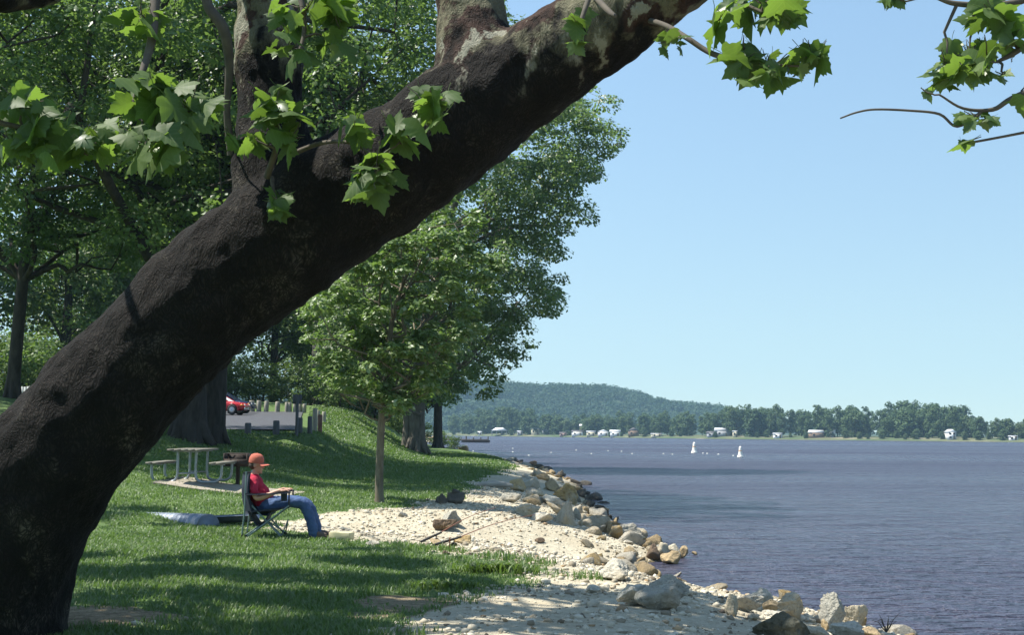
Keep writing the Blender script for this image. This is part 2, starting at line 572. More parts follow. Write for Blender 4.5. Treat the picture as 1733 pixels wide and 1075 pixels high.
hillq = (FV.ravel()[fq].min(1) >= 120)
tag(link('far_shore', mk_mesh('far_shore', fp3, fq[~hillq], fm, True)), kind='structure')
tag(link('hill', mk_mesh('hill', fp3, fq[hillq], forest_floor, True)), kind='structure')
def far_z(x, y):
    v_ = y - far_y(x)
    return float(WATER + np.interp(v_, [0, .6, 1.5, 6, 20, 60, 5000], [-0.4, .15, .5, 1.0, 1.6, 2.2, 2.4]) + hill_h(np.array(x), np.array(y)))

# ------------------------------------------------------------------ foliage
def leaf_quads(C, Nn, size, rng, aspect=0.75, fold=0.18, tipdir=None):
    """kite-shaped leaves, two triangles each, one island per leaf"""
    n = len(C)
    r = rng.normal(size=(n, 3)) if tipdir is None else tipdir + 0.4 * rng.normal(size=(n, 3))
    t = r - Nn * np.sum(r * Nn, 1)[:, None]
    t /= np.linalg.norm(t, axis=1)[:, None] + 1e-9
    w = np.cross(Nn, t)
    L = np.asarray(size)[:, None] if np.ndim(size) else np.full((n, 1), size)
    W = L * aspect * 0.5
    b = C - t * L * 0.5
    V = np.stack([b, C - t * L * 0.05 + w * W - Nn * L * fold, C + t * L * 0.5 - Nn * L * 0.12, C - t * L * 0.05 - w * W - Nn * L * fold], 1).reshape(-1, 3)
    k = np.arange(n)[:, None] * 4
    F = np.concatenate([k + np.array([[0, 2, 1]]), k + np.array([[0, 3, 2]])], 0)
    return V, F

def clump_leaves(cent, rad, per, size, rng, up=0.75, flat=0.55, droop=0.25):
    """leaves on the shells of clumps (cent Nx3, rad N): denser on top, facing out and up"""
    n = len(cent)
    per = np.maximum((per * (rad / rad.mean()) ** 2).astype(int), 4)
    idx = np.repeat(np.arange(n), per)
    m = len(idx)
    d = rng.normal(size=(m, 3)); d /= np.linalg.norm(d, axis=1)[:, None]
    d[:, 2] = np.where((d[:, 2] < 0) & (rng.random(m) < 0.45), -d[:, 2], d[:, 2])
    rr = rad[idx] * (0.45 + 0.55 * rng.random(m) ** 0.5) * (1 + 0.25 * np.sin(d[:, 0] * 5 + idx) * np.sin(d[:, 1] * 6 + idx * 1.7))
    P = cent[idx] + d * rr[:, None] * np.array([1, 1, flat])
    P[:, 2] -= droop * rad[idx] * (d[:, 0] ** 2 + d[:, 1] ** 2)
    nn = d * 0.55 + np.array([0, 0, up]) + rng.normal(size=(m, 3)) * 0.42
    nn /= np.linalg.norm(nn, axis=1)[:, None]
    tip = d * np.array([1, 1, 0]) - np.array([0, 0, 0.5])
    return leaf_quads(P, nn, size * (0.7 + 0.6 * rng.random(m)), rng, tipdir=tip)

def wiggle(a, b, rng, n=5, amp=0.12, sag=0.0):
    a = np.array(a, float); b = np.array(b, float)
    t = np.linspace(0, 1, n)[:, None]
    L = np.linalg.norm(b - a)
    P = a + (b - a) * t + rng.normal(size=(n, 3)) * amp * L * 0.3 * np.sin(t * PI)
    P[:, 2] += sag * L * np.sin(t[:, 0] * PI)
    return P

def woody(base, trunk_pts, trunk_r, tips, tip_r, rng, n=9, every=1):
    """trunk tube plus a limb from the trunk to each clump centre"""
    mb = MB()
    tp = spline(np.c_[trunk_pts, trunk_r], 4)
    mb.tube(tp[:, :3], tp[:, 3], n)
    tips = np.asarray(tips)
    K = min(len(tips), max(6, len(tips) // (6 * every)))
    pick = [int(rng.integers(len(tips)))]
    dmin = np.full(len(tips), 1e9)
    for _ in range(K - 1):
        dmin = np.minimum(dmin, np.linalg.norm(tips - tips[pick[-1]], axis=1))
        pick.append(int(np.argmax(dmin)))
    nodes_ = []
    for k in pick:
        c = tips[k]
        zz = c[2] - np.linalg.norm(c[:2] - tp[-1, :2]) * (0.55 + 0.3 * rng.random())
        q = tp[np.argmin(np.abs(tp[:, 2] - np.clip(zz, max(tp[len(tp) // 3, 2], tips[:, 2].min() * .85), tp[-1, 2])))]
        L = np.linalg.norm(c - q[:3])
        r0 = min(q[3] * 0.55, tip_r + 0.014 * L)
        P = spline(wiggle(q[:3], c, rng, 6, 0.5, rng.uniform(-.02, .16)), 2)
        mb.tube(P, np.linspace(r0, tip_r * 0.3, len(P)), 6, False)
        nodes_.append(P[len(P) // 3:])
    nd = np.vstack(nodes_)
    for k in range(0, len(tips), 2):
        q = nd[np.argmin(np.linalg.norm(nd - tips[k], axis=1))]
        if np.linalg.norm(q - tips[k]) > .1:
            mb.tube(wiggle(q, tips[k], rng, 4, .35, .05), np.linspace(tip_r * .45, tip_r * .15, 4), 4, False)
    return mb

bark_dark = barkmat('bark_dark', (0.035, 0.03, 0.026), (0.075, 0.064, 0.055), (0.05, 0.045, 0.04))
bark_grey = barkmat('bark_grey', (0.10, 0.09, 0.075), (0.20, 0.18, 0.15), (0.13, 0.12, 0.10), 7)
bark_young = barkmat('bark_young', (0.105, 0.09, 0.065), (0.215, 0.185, 0.135), (0.135, 0.115, 0.08), 12, bdist=0.015)

LF_oak = leafmat('leaf_oak', [(0.0, (0.050, 0.095, 0.031)), (0.5, (0.084, 0.146, 0.047)), (1.0, (0.155, 0.215, 0.085))], 0.42, (0.19, 0.31, 0.06), 0.42, 0.45)
LF_dark = leafmat('leaf_dark', [(0.0, (0.038, 0.077, 0.027)), (0.6, (0.066, 0.120, 0.041)), (1.0, (0.12, 0.175, 0.065))], 0.40, (0.14, 0.25, 0.05), 0.45, 0.4)
LF_maple = leafmat('leaf_maple', [(0.0, (0.085, 0.145, 0.040)), (0.5, (0.14, 0.215, 0.062)), (0.78, (0.21, 0.28, 0.115)), (1.0, (0.40, 0.45, 0.28))], 0.40, (0.18, 0.30, 0.05), 0.42, 0.5)
LF_cott = leafmat('leaf_cottonwood', [(0.0, (0.060, 0.100, 0.036)), (0.6, (0.100, 0.152, 0.054)), (1.0, (0.20, 0.24, 0.12))], 0.46, (0.20, 0.32, 0.07), 0.4, 0.5)
LF_pale = leafmat('leaf_pale', [(0.0, (0.06, 0.105, 0.026)), (1.0, (0.125, 0.185, 0.05))], 0.36, (0.16, 0.26, 0.04), 0.5, 0.35)
LF_far = leafmat('leaf_far', [(0.0, (0.042, 0.078, 0.036)), (0.45, (0.068, 0.112, 0.046)), (0.8, (0.095, 0.145, 0.056)), (1.0, (0.12, 0.14, 0.08))], 0.25, (0.08, 0.13, 0.03), 0.7, 0.2, objvar=True)
LF_hill = leafmat('leaf_hill', [(0.0, (0.022, 0.050, 0.028)), (1.0, (0.042, 0.080, 0.036))], 0.2, (0.07, 0.12, 0.03), 0.7, 0.2)

def in_poly(x, y, poly):
    p = np.array(poly, float); r = np.zeros(len(x), bool)
    j = len(p) - 1
    for i in range(len(p)):
        c = ((p[i, 1] > y) != (p[j, 1] > y)) & (x < (p[j, 0] - p[i, 0]) * (y - p[i, 1]) / (p[j, 1] - p[i, 1] + 1e-12) + p[i, 0])
        r ^= c
        j = i
    return r

def tree(name, label, base, trunk_pts, trunk_r, cent, rad, per, size, lmat, bmat, seed, cat='tree', group=None, tip_r=0.04, every=1, up=0.75, flat=0.55, extra=None, n=9):
    """one standing tree: trunk (with limbs) and crown, in coordinates about its foot"""
    rng = np.random.default_rng(seed)
    b = np.array(base, float)
    t = thing(name, label, cat, b, 0, group)
    wd = woody(b, np.array(trunk_pts, float), trunk_r, cent, tip_r, rng, n, every)
    if extra: extra(wd)
    wd.build('trunk', bmat, t, True)
    V, F = clump_leaves(cent, rad, per, size, rng, up, flat)
    link('crown', mk_mesh('crown', V, F, lmat), t)
    return t

def env_points(n, rng, rx, ry, z0, z1, shell=0.5, off=(0, 0)):
    """clump centres inside an egg-shaped envelope, more of them near the outside"""
    out = []
    while len(out) < n:
        d = rng.normal(size=3); d /= np.linalg.norm(d)
        r = rng.random() ** shell
        p = np.array([d[0] * rx * r + off[0], d[1] * ry * r + off[1], (z0 + z1) / 2 + d[2] * (z1 - z0) / 2 * r])
        out.append(p)
    return np.array(out)

# the cottonwood on the bank: its ragged outline stands against the sky
cb = ground_at(705, 765); cd = cb[1]
cw_poly = [(600, 300), (690, 230), (790, 165), (900, 138), (985, 142), (1030, 172), (1042, 225), (1028, 262), (1000, 295), (985, 340), (990, 372), (945, 395), (935, 445),
           (935, 498), (910, 525), (880, 540), (885, 572), (860, 595), (832, 612), (822, 645), (800, 650), (770, 635), (745, 672), (700, 668), (640, 640), (560, 600), (520, 500), (540, 400)]
rng = np.random.default_rng(11)
px_ = rng.uniform(500, 1080, 4200); py_ = rng.uniform(120, 700, 4200)
ok = in_poly(px_, py_, cw_poly)
px_, py_ = px_[ok][:520], py_[ok][:520]
cc = []
for a, b in zip(px_, py_):
    q = abs(a - 760) / 300
    cc.append(at(a, b, cd + rng.uniform(-8.5, 8.5) * math.sqrt(max(0.1, 1 - q * q))))
for a, b in [(1052, 222), (1040, 168), (1030, 262), (1002, 300), (1000, 370), (948, 470), (945, 492), (928, 528), (893, 580), (862, 612), (852, 640), (838, 655), (822, 668), (1005, 150), (830, 664), (782, 655), (880, 600), (1045, 245)]:
    cc.append(at(a, b, cd + rng.uniform(-3, 3)))
cc = np.array(cc) - cb
rr_ = rng.uniform(0.75, 1.5, len(cc)); rr_[520:] *= 0.62
def cw_extra(mb):
    for k in range(9):
        an = k * PI * 2 / 9
        mb.tube([(0.4 * math.cos(an), 0.4 * math.sin(an), 0.9), (0.62 * math.cos(an), 0.62 * math.sin(an), 0.25), (0.95 * math.cos(an), 0.95 * math.sin(an), -0.15)], [0.2, 0.2, 0.1], 6)
    mb.tube(spline([(-0.75, 0.3, -0.2), (-0.62, 0.2, 1.2), (-0.7, 0.2, 3), (-1.2, 0.4, 6), (-2.4, 0.5, 10), (-3.6, .3, 14)], 3), np.linspace(0.42, 0.12, 16), 9)
tree('cottonwood_tree', 'tall cottonwood with thick split trunk on the lawn slope near the water, crown against sky', cb,
     [(0, 0, -0.3), (0.03, 0, 1.0), (0.0, 0, 3), (0.3, 0, 7), (1.2, 0.2, 12), (2.4, 0.3, 17), (4.5, 0.2, 21)], np.array([0.68, 0.56, 0.52, 0.45, 0.34, 0.22, 0.08]),
     cc, rr_, 165, 0.24, LF_cott, bark_grey, 12, extra=cw_extra, tip_r=0.04, every=2, n=12)

# the young maple by the gravel
mb_ = ground_at(642, 851); md = mb_[1]
mp_poly = [(640, 695), (585, 660), (535, 600), (510, 550), (530, 500), (590, 440), (640, 395), (700, 355), (750, 325), (800, 350), (825, 400), (850, 440), (835, 500), (815, 555), (765, 600), (735, 640), (705, 680), (668, 695)]
rng = np.random.default_rng(21)
px_ = rng.uniform(500, 880, 2600); py_ = rng.uniform(300, 720, 2600)
ok = in_poly(px_, py_, mp_poly)
px_, py_ = px_[ok][:230], py_[ok][:230]
cc = np.array([at(a, b, md + rng.uniform(-1.7, 1.7)) for a, b in zip(px_, py_)] + [at(a, b, md - 0.4) for a, b in ((650, 672), (690, 672), (668, 690), (650, 655), (735, 655), (700, 650))]) - mb_
rr_ = rng.uniform(0.18, 0.36, len(cc))
tree('young_maple_tree', 'young maple with slim straight grey trunk where the lawn meets the gravel', mb_,
     [(0.0, 0, -0.1), (0.0, 0, 0.1), (-0.01, 0, 0.5), (0.0, 0, 1.2), (0.03, 0, 2.0), (0.1, 0, 3), (0.3, 0, 4.4), (0.9, 0.0, 6.0)], np.array([0.15, 0.105, 0.092, 0.086, 0.08, 0.068, 0.05, 0.02]),
     cc, rr_, 100, 0.115, LF_maple, bark_young, 22, tip_r=0.012, every=1, up=1.0, flat=0.45)

# big shade trees over the picnic lawn and the lot
def big_tree(px, py, d, H, rx, ry, z0, tr, seed, label, name='shade_tree', nc=150, per=150, size=0.2, rad=(0.8, 1.5), lmat=None, bmat=None, off=(0, 0), lean=(0, 0), every=1, base=None):
    p = at(px, py, d) if base is None else base
    b = np.array([p[0], p[1], hz(p[0], p[1])])
    rng = np.random.default_rng(seed)
    cent = env_points(nc, rng, rx, ry, z0, H, 0.45, off)
    rad_ = rng.uniform(rad[0], rad[1], nc)
    lx, ly_ = lean
    pts = [(0, 0, -0.3), (0.02, 0, 0.6), (lx * .15, ly_ * .15, H * .18), (lx * .4, ly_ * .4, H * .4), (lx * .8, ly_ * .8, H * .65), (lx, ly_, H * .9)]
    def flare(mb):
        for k in range(7):
            an = k * PI * 2 / 7 + seed
            mb.tube([(tr * .6 * math.cos(an), tr * .6 * math.sin(an), 0.8), (tr * 1.0 * math.cos(an), tr * 1.0 * math.sin(an), 0.15), (tr * 1.6 * math.cos(an), tr * 1.6 * math.sin(an), -0.2)], [tr * .35, tr * .35, tr * .15], 6)
    return tree(name, label, b, pts, np.array([1.2, 1.0, .88, .7, .42, .12]) * tr, cent, rad_, per, size, lmat or LF_oak, bmat or bark_dark, seed, extra=flare, every=every, tip_r=0.05, n=12)

big_tree(20, 690, 48, 19, 8.0, 8, 4.2, 0.25, 31, 'slim dark tree trunk standing alone by the white fence at the far left', nc=210, per=210, size=0.19, lmat=LF_dark, rad=(0.8, 1.4), lean=(1.0, 0))
big_tree(320, 752, 46.5, 21, 9.5, 10, 5.6, 0.62, 32, 'thick furrowed tree trunk right behind the picnic table', nc=300, per=220, size=0.18, off=(2.2, -2.6), lean=(-0.6, 0), rad=(0.8, 1.4))
big_tree(360, 748, 49, 22, 7.5, 9, 6.2, 0.46, 33, 'dark leaning tree trunk at the edge of the lot, right of the thicker trunk', nc=190, per=220, size=0.18, off=(3.4, 0), lean=(.6, 0), rad=(0.8, 1.4))
big_tree(150, 700, 34, 17, 5.5, 5, 4.6, 0.3, 34, 'leafy shade tree partly hidden behind the leaning sycamore', nc=150, per=160, size=0.16, off=(-0.5, 0), rad=(0.6, 1.1), base=at(-150, 700, 36))
big_tree(255, 720, 57, 21, 8.5, 8, 7.5, 0.4, 38, 'tall tree added for shade at the front of the lot, its trunk hidden by the leaning sycamore', nc=200, per=200, size=0.2, off=(2.5, 0), rad=(0.9, 1.5))  # put in to shade the lawn slope and the near edge of the lot
big_tree(537, 700, 104, 26, 8, 6, 8, 0.62, 35, 'grey thick trunk rising behind the row of pale posts', nc=130, per=120, size=0.3, rad=(1.0, 1.9), bmat=bark_grey)
big_tree(741, 727, 132, 17, 9.5, 6, 3.5, 0.5, 36, 'dark bushy bank tree beyond the cottonwood, low over the water', nc=120, per=130, size=0.3, lmat=LF_dark, rad=(1.0, 1.8), off=(-3, 0))
big_tree(462, 690, 112, 15, 6, 5, 3.2, 0.4, 37, 'small dark trunk under pale leaves behind the pale posts', nc=90, per=130, size=0.26, lmat=LF_pale, rad=(0.9, 1.6))

# the wood behind: three kinds, copied along the back of the park
protos = []
for k, (rx, H, z0, lm) in enumerate([(6.5, 18, 1.5, LF_oak), (5.5, 21, 2.2, LF_dark), (6.0, 16, 1.0, LF_pale)]):
    rng = np.random.default_rng(50 + k)
    cent = env_points(95, rng, rx, rx, z0, H, 0.4)
    protos.append((cent, rng.uniform(1.0, 1.9, 95), H, lm))
wood_lab = ['broad green tree in the wood beyond the lot', 'tall dark tree in the wood beyond the lot', 'pale green tree in the wood beyond the lot']
wood = {}
wpos = [(-74, 118), (-66, 104), (-58, 122), (-50, 108), (-43, 124), (-36, 110), (-30, 126), (-25, 113), (-20, 128), (-15.5, 141), (-30, 104), (-17, 116), (-11, 158), (-56, 98), (-22, 145), (-45, 97), (-62, 140), (-37, 142), (-12.5, 132), (-14, 175), (-24, 190), (-40, 90), (-34, 97), (-48, 93), (-54, 101), (-29, 99), (-60, 90)]
for i, (x, y) in enumerate(wpos):
    k = (i * 7 + i // 3) % 3
    sc = 0.85 + 0.3 * rnd.random()
    if k not in wood:
        c_, r_, H, lm = protos[k]
        o = tree('wood_tree', wood_lab[k], (0, 0, 0), [(0, 0, -0.5), (0, 0, 1), (0.2, 0, H * .4), (0, 0.2, H * .85)], np.array([.45, .38, .28, .06]), c_, r_, 95, 0.34, lm, bark_dark, 60 + k, group='trees of the wood beyond the lot', every=3, n=8)
        wood[k] = o
    else:
        o = copy_tree(wood[k])
    o.location = (x, y, hz(x, y) - 0.1)
    qx_ = float(project(np.array([x, y, 3.0]))[0][0])
    zone = 'left of the slim dark trunk' if qx_ < 10 else 'between the slim trunk and the leaning sycamore' if qx_ < 170 else 'hidden behind the leaning sycamore' if qx_ < 400 else 'behind the pale posts' if qx_ < 530 else 'left of the young maple' if qx_ < 640 else 'behind the young maple'
    row = 'nearer' if y < 106 else 'middle' if y < 128 else 'far'
    o['label'] = ['broad green', 'tall dark', 'pale green'][k] + ' wood tree, %s row, ' % row + zone
    o.rotation_euler = (0, 0, rnd.uniform(0, 6.28))
    o.scale = (sc, sc, sc * rnd.uniform(.9, 1.1))

# undergrowth along the back of the lot and down the bank
rng = np.random.default_rng(77)
bush = None
bpos = [(px, d) for px, d in ((395, 101), (420, 108), (445, 103), (475, 109), (505, 102), (560, 104), (590, 110), (610, 118), (635, 112), (655, 126), (675, 121), (60, 92), (100, 96), (140, 90), (0, 86), (330, 104), (360, 101), (15, 80), (45, 84), (80, 82), (120, 84), (160, 86), (30, 95), (90, 104), (690, 138), (715, 146), (747, 152), (770, 165), (575, 96), (530, 112))]
for i, (px, d) in enumerate(bpos):
    if bush is None:
        cent = env_points(26, rng, 2.4, 2.2, 0.2, 3.6, 0.5)
        bush = tree('bush', 'leafy bush in the undergrowth along the edge of the wood', (0, 0, 0), [(0, 0, -.2), (0, 0, .4), (.1, 0, 1.2), (0, .1, 2.2)], np.array([.1, .08, .06, .03]), cent, rng.uniform(.6, 1.0, 26), 90, 0.2, LF_pale, bark_dark, 78, cat='bush', group='bushes along the edge of the wood', every=2, n=6)
        o = bush
    else:
        o = copy_tree(bush)
    p = at(px, 700, d)
    o.location = (p[0], p[1], hz(p[0], p[1]))
    o['label'] = 'leafy %s bush %s' % ('nearer' if d < 100 else 'middle-distance' if d < 115 else 'far', 'by the pale board fence' if px < 60 else 'beside the sycamore trunk, right of the fence' if px < 170 else 'behind the dark lot trunks' if px < 380 else 'behind the left pale posts' if px < 450 else 'behind the right pale posts' if px < 520 else 'right of the grey thick trunk' if px < 600 else 'behind the young maple trunk' if px < 660 else 'behind the split cottonwood trunk' if px < 720 else 'on the bank above the pier')
    o.rotation_euler = (0, 0, rnd.uniform(0, 6.28))
    s = rnd.uniform(0.7, 1.25)
    if px in (747, 770): s = 0.55
    o.scale = (s * 1.1, s * 1.1, s)

# ------------------------------------------------------------------ the far shore: tree line, wooded hill
far_kinds = []
for k, (rx, H, z0) in enumerate([(5.2, 17, -.6), (3.8, 20, -.4), (6.2, 14, -.8), (4.6, 22, 0), (3.6, 11, -.6)]):
    rng = np.random.default_rng(90 + k)
    n = 40
    cent = env_points(n, rng, rx, rx, z0, H, 0.45)
    rad_ = rng.uniform(1.2, 2.3, n)
    V, F = clump_leaves(cent, rad_, 42, 1.05, rng, 0.6, 0.8)
    wb = woody((0, 0, 0), np.array([(0, 0, -.5), (0, 0, 1), (.2, 0, H * .5), (0, 0, H * .85)]), np.array([.4, .34, .22, .05]), cent, 0.06, rng, 6, 4)
    far_kinds.append((mk_mesh('crown', V, F, LF_far), wb.mesh('trunk', bark_dark)))
rng = np.random.default_rng(99)
MARKS = [(812, 'tiny white hut by the pavilion'), (845, 'white pavilion'), (880, 'small grey cabin'), (906, 'cream gabled house'), (924, 'plain grey-roofed house'), (953, 'low pinkish cottage'), (977, 'long low white cottage'),
         (990, 'tall brown house'), (1000, 'cream bungalow'), (1021, 'left bright white cottage'), (1041, 'right bright white cottage'), (1072, 'dark brown cabin'), (1111, 'low cream shed'), (1163, 'tall white house'),
         (1203, 'small grey house'), (1222, 'wide grey-roofed house'), (1244, 'narrow yellow boathouse'), (1316, 'small white boathouse'), (1381, 'brown lake house'), (1409, 'narrow white gable'), (1608, 'two-storey white house'), (1714, 'small white hut at far right')]
KINDW = ['rounded', 'tall slim', 'broad low', 'big full-crowned', 'small bushy']
def where(px):
    m = min(MARKS, key=lambda q: abs(q[0] - px))
    dd = px - m[0]
    return ('just behind' if abs(dd) < 9 else ('a little left of' if -26 < dd < 0 else 'a little right of' if 0 < dd < 26 else 'well left of' if dd < 0 else 'well right of')) + ' the ' + m[1]
def far_tree(x, y, k, s, lab, grp='trees of the tree line on the far shore'):
    cr, tk = far_kinds[k]
    t = thing('shore_tree', lab, 'tree', (x, y, far_z(x, y) - 0.2), rng.uniform(0, 6.28), grp)
    t.scale = (s, s, s * rng.uniform(.92, 1.08))
    link('crown', cr, t); link('trunk', tk, t)
    return t
top = [(780, 700), (860, 688), (890, 690), (960, 705), (1060, 697), (1150, 697), (1215, 690), (1270, 684), (1300, 690), (1325, 686), (1380, 684), (1420, 688), (1470, 690), (1500, 686), (1535, 680), (1545, 677),
       (1570, 684), (1595, 683), (1632, 692), (1650, 706), (1680, 708), (1733, 704), (1800, 704)]
tpx, tpy = np.array(top).T
# front row by height from the photograph's skyline, back rows to close the gaps
ftrees = []
for px in np.arange(768, 1800, 13.0):
    px = px + rng.uniform(-5, 5)
    r = ray(px, 735)
    d = 300.0
    while far_y(r[0] * d) > d: d += 2
    ftrees.append((px, d + rng.uniform(10, 30), rng.uniform(.70, 1.0)))
for px in np.arange(770, 1800, 15.0):
    px = px + rng.uniform(-7, 7)
    r = ray(px, 735)
    d = 300.0
    while far_y(r[0] * d) > d: d += 2
    ftrees.append((px, d + rng.uniform(45, 110), rng.uniform(.85, 1.03)))
for px, d, f in ftrees:
    r = ray(px, np.interp(px, tpx, tpy))
    ztop = 1.55 + r[2] * d
    x = r[0] * d
    Hn = max(6.0, (ztop - far_z(x, d)) * f)
    k = int(rng.integers(0, 5))
    H0 = (17, 20, 14, 22, 11)[k]
    far_tree(x, d, k, min(Hn / H0, 1.7), '%s %s tree %s' % (KINDW[k], 'front-row' if d - far_y(x) < 40 else 'back-row', where(px)))

for px in np.arange(775, 1745, 21.0):
    px = px + rng.uniform(-8, 8)
    if min(abs(px - q[0]) for q in MARKS) < 7: continue
    r = ray(px, 735); d = 300.0
    while far_y(r[0] * d) > d: d += 2
    d += rng.uniform(2, 9)
    far_tree(r[0] * d, d, 4, rng.uniform(.22, .5), 'low waterside shrub %s' % where(px), 'low shrubs along the far waterline')
# wooded hill: one mass of crowns
rng = np.random.default_rng(123)
hx = rng.uniform(-420, 420, 5200); hv = rng.uniform(1290, 1640, 5200)
hzv = np.array([far_z(a, b) for a, b in zip(hx, hv)])
keep = hzv > 3.5
hc = np.stack([hx, hv, hzv + 3.5], 1)[keep]
hr = rng.uniform(4.0, 6.8, len(hc))
V, F = clump_leaves(hc, hr, 34, 3.0, rng, 0.6, 0.95, 0.1)
tag(link('hill_forest', mk_mesh('hill_forest', V, F, LF_hill)), kind='stuff')

# ------------------------------------------------------------------ houses on the far shore
white = simple('white_paint', (0.80, 0.80, 0.77), (0.74, 0.74, 0.71), 1, 0.6)
cream = simple('cream_paint', (0.70, 0.64, 0.46), None, 1, 0.7)
greyw = simple('grey_siding', (0.40, 0.41, 0.43), None, 1, 0.8)
brownw = simple('brown_siding', (0.22, 0.15, 0.10), None, 1, 0.8)
pinkw = simple('pinkish_siding', (0.45, 0.30, 0.27), None, 1, 0.8)
roofg = simple('grey_roof', (0.45, 0.46, 0.47), None, 1, 0.8)
roofd = simple('dark_roof', (0.13, 0.12, 0.12), None, 1, 0.85)
roofw = simple('white_roof', (0.82, 0.82, 0.80), None, 1, 0.5)
winm = simple('window_glass', (0.03, 0.04, 0.05), None, 1, 0.15)
def far_place(px, v):
    r = ray(px, 735)
    d = 300.0
    while far_y(r[0] * d) > d: d += 1
    d += v
    return np.array([r[0] * d, d, far_z(r[0] * d, d)])
def house(px, v, w, h, rise, wall, roof, label, storeys=1, cat='house', name='shore_house', dep=7, gable_front=False):
    b = far_place(px, v)
    t = thing(name, label, cat, b)
    t.scale = (.86, .86, .86)
    MB().box((0, 0, h / 2 - 0.5), (w, dep, h + 1)).build('wall', wall, t)
    m = MB()
    if gable_front:
        m.prism([(-w / 2 - .4, h), (w / 2 + .4, h), (0, h + rise)], -dep / 2 - .4, dep / 2 + .4)
    else:
        P = [(-dep / 2 - .5, h), (dep / 2 + .5, h), (0, h + rise)]
        q = MB().prism(P, -w / 2 - .4, w / 2 + .4).arr()
        m.add(q[0][:, [1, 0, 2]], q[1][:, ::-1])
    m.build('roof', roof, t)
    n = max(2, int(w / 3.2))
    for s in range(storeys):
        for i in range(n):
            x = -w / 2 + (i + 0.5) * w / n
            z = (s + 0.55) * h / storeys
            if s == 0 and i == n // 2:
                MB().box((x, -dep / 2 - 0.03, 1.05), (1.0, .1, 2.1)).build('door', brownw, t)
            else:
                MB().box((x, -dep / 2 - 0.03, z), (1.3, .1, 1.2)).build('window', winm, t)
    return t
def pavilion(px, v, w):
    b = far_place(px, v)
    t = thing('pavilion', 'open picnic pavilion with broad white hipped roof on the far shore', 'pavilion', b)
    m = MB(); m.box((0, 0, 4.4), (w, 8, 1.9), None, 0.45); m.box((0, 0, 3.38), (w + .3, 8.3, .2)); m.build('roof', roofw, t)
    for x in (-w / 2 + .4, -w / 6, w / 6, w / 2 - .4):
        for y in (-3.6, 3.6):
            MB().box((x, y, 1.4), (.3, .3, 3.9)).build('post', greyw, t)
pavilion(845, 3, 11)
house(812, 4, 3.0, 2.2, .8, white, roofw, 'tiny white hut at the left end of the far shore, beside the pavilion', name='shore_hut', cat='hut', dep=3)
house(880, 5, 4, 2.6, 1.0, greyw, roofg, 'small grey cabin to the right of the white pavilion', dep=5)
house(906, 12, 6.5, 4.6, 1.4, cream, roofw, 'cream house with bright gable just right of the small grey cabin', gable_front=True)
house(924, 18, 6, 4.8, 1.2, greyw, roofg, 'plain grey-roofed house close behind the cream gabled house')
house(953, 5, 5, 1.8, .9, pinkw, roofd, 'low dark-roofed cottage with pinkish walls on the far shore')
house(977, 6, 8, 2.8, 1.2, white, roofd, 'long low white cottage under the tall dark house')
house(990, 26, 8, 6.4, 1.5, brownw, roofw, 'tall brown house with a bright white roof among the far trees', 2)
house(1000, 5, 6, 2.8, .9, cream, roofg, 'cream bungalow beside two bright white cottages on the far shore')
house(1021, 5, 7.5, 3.1, 1.4, white, roofw, 'bright white cottage with white roof, left one of a close pair', gable_front=True)
house(1041, 5, 7, 2.9, 1.5, white, roofw, 'bright white cottage with wide front, right one of a close pair')
house(1072, 7, 7, 3.8, 2.2, brownw, roofd, 'dark brown cabin with steep dark roof below tall trees on the far shore', gable_front=True)
house(1111, 4, 7, 1.7, .6, cream, roofg, 'low cream shed at the waterline on the far shore', name='shore_shed', cat='shed')
house(1163, 32, 5, 7.2, 1.8, white, roofw, 'tall white house peeping out high between the far trees', 2, gable_front=True)
house(1203, 6, 4.5, 2.6, 1.0, greyw, roofd, 'small grey house left of the wide grey-roofed house')
house(1222, 14, 9, 3.4, 2.2, greyw, roofg, 'wide house with a large pale grey roof behind the far bank')
house(1244, 5, 2.6, 3.6, .6, cream, roofg, 'narrow yellow boathouse standing upright at the far shore', name='boathouse', cat='boathouse', dep=3)
house(1316, 4, 5, 2.4, .8, white, roofg, 'small white boathouse at the waterline in the middle of the far shore', name='boathouse', cat='boathouse', dep=4)
house(1381, 9, 8, 3.0, 1.6, brownw, roofw, 'brown lake house with wide white roof')
house(1409, 14, 2.6, 4.4, .9, white, roofg, 'narrow white gable half hidden by the far trees', gable_front=True, dep=4)
house(1608, 5, 4.4, 4.0, 1.6, white, roofw, 'two-storey white house alone towards the right end of the far shore', 2, gable_front=True)
house(1714, 4, 4.2, 1.8, .6, white, roofg, 'small white hut at the far right of the shore', name='shore_hut', cat='hut', dep=3)

# haze: the air over the lake
hm = bpy.data.materials.new('haze_air'); hm.use_nodes = True
nt = hm.node_tree
nt.nodes.remove(nt.nodes['Principled BSDF'])
pv = nt.nodes.new('ShaderNodeVolumePrincipled')
pv.inputs['Color'].default_value = (0.42, 0.66, 0.84, 1)
pv.inputs['Density'].default_value = 0.00018
pv.inputs['Anisotropy'].default_value = 0.0
nt.links.new(pv.outputs[0], nt.nodes['Material Output'].inputs['Volume'])
tag(MB().box((1000, 600, 46.5), (5600, 2300, 105)).build('haze', hm), kind='stuff')

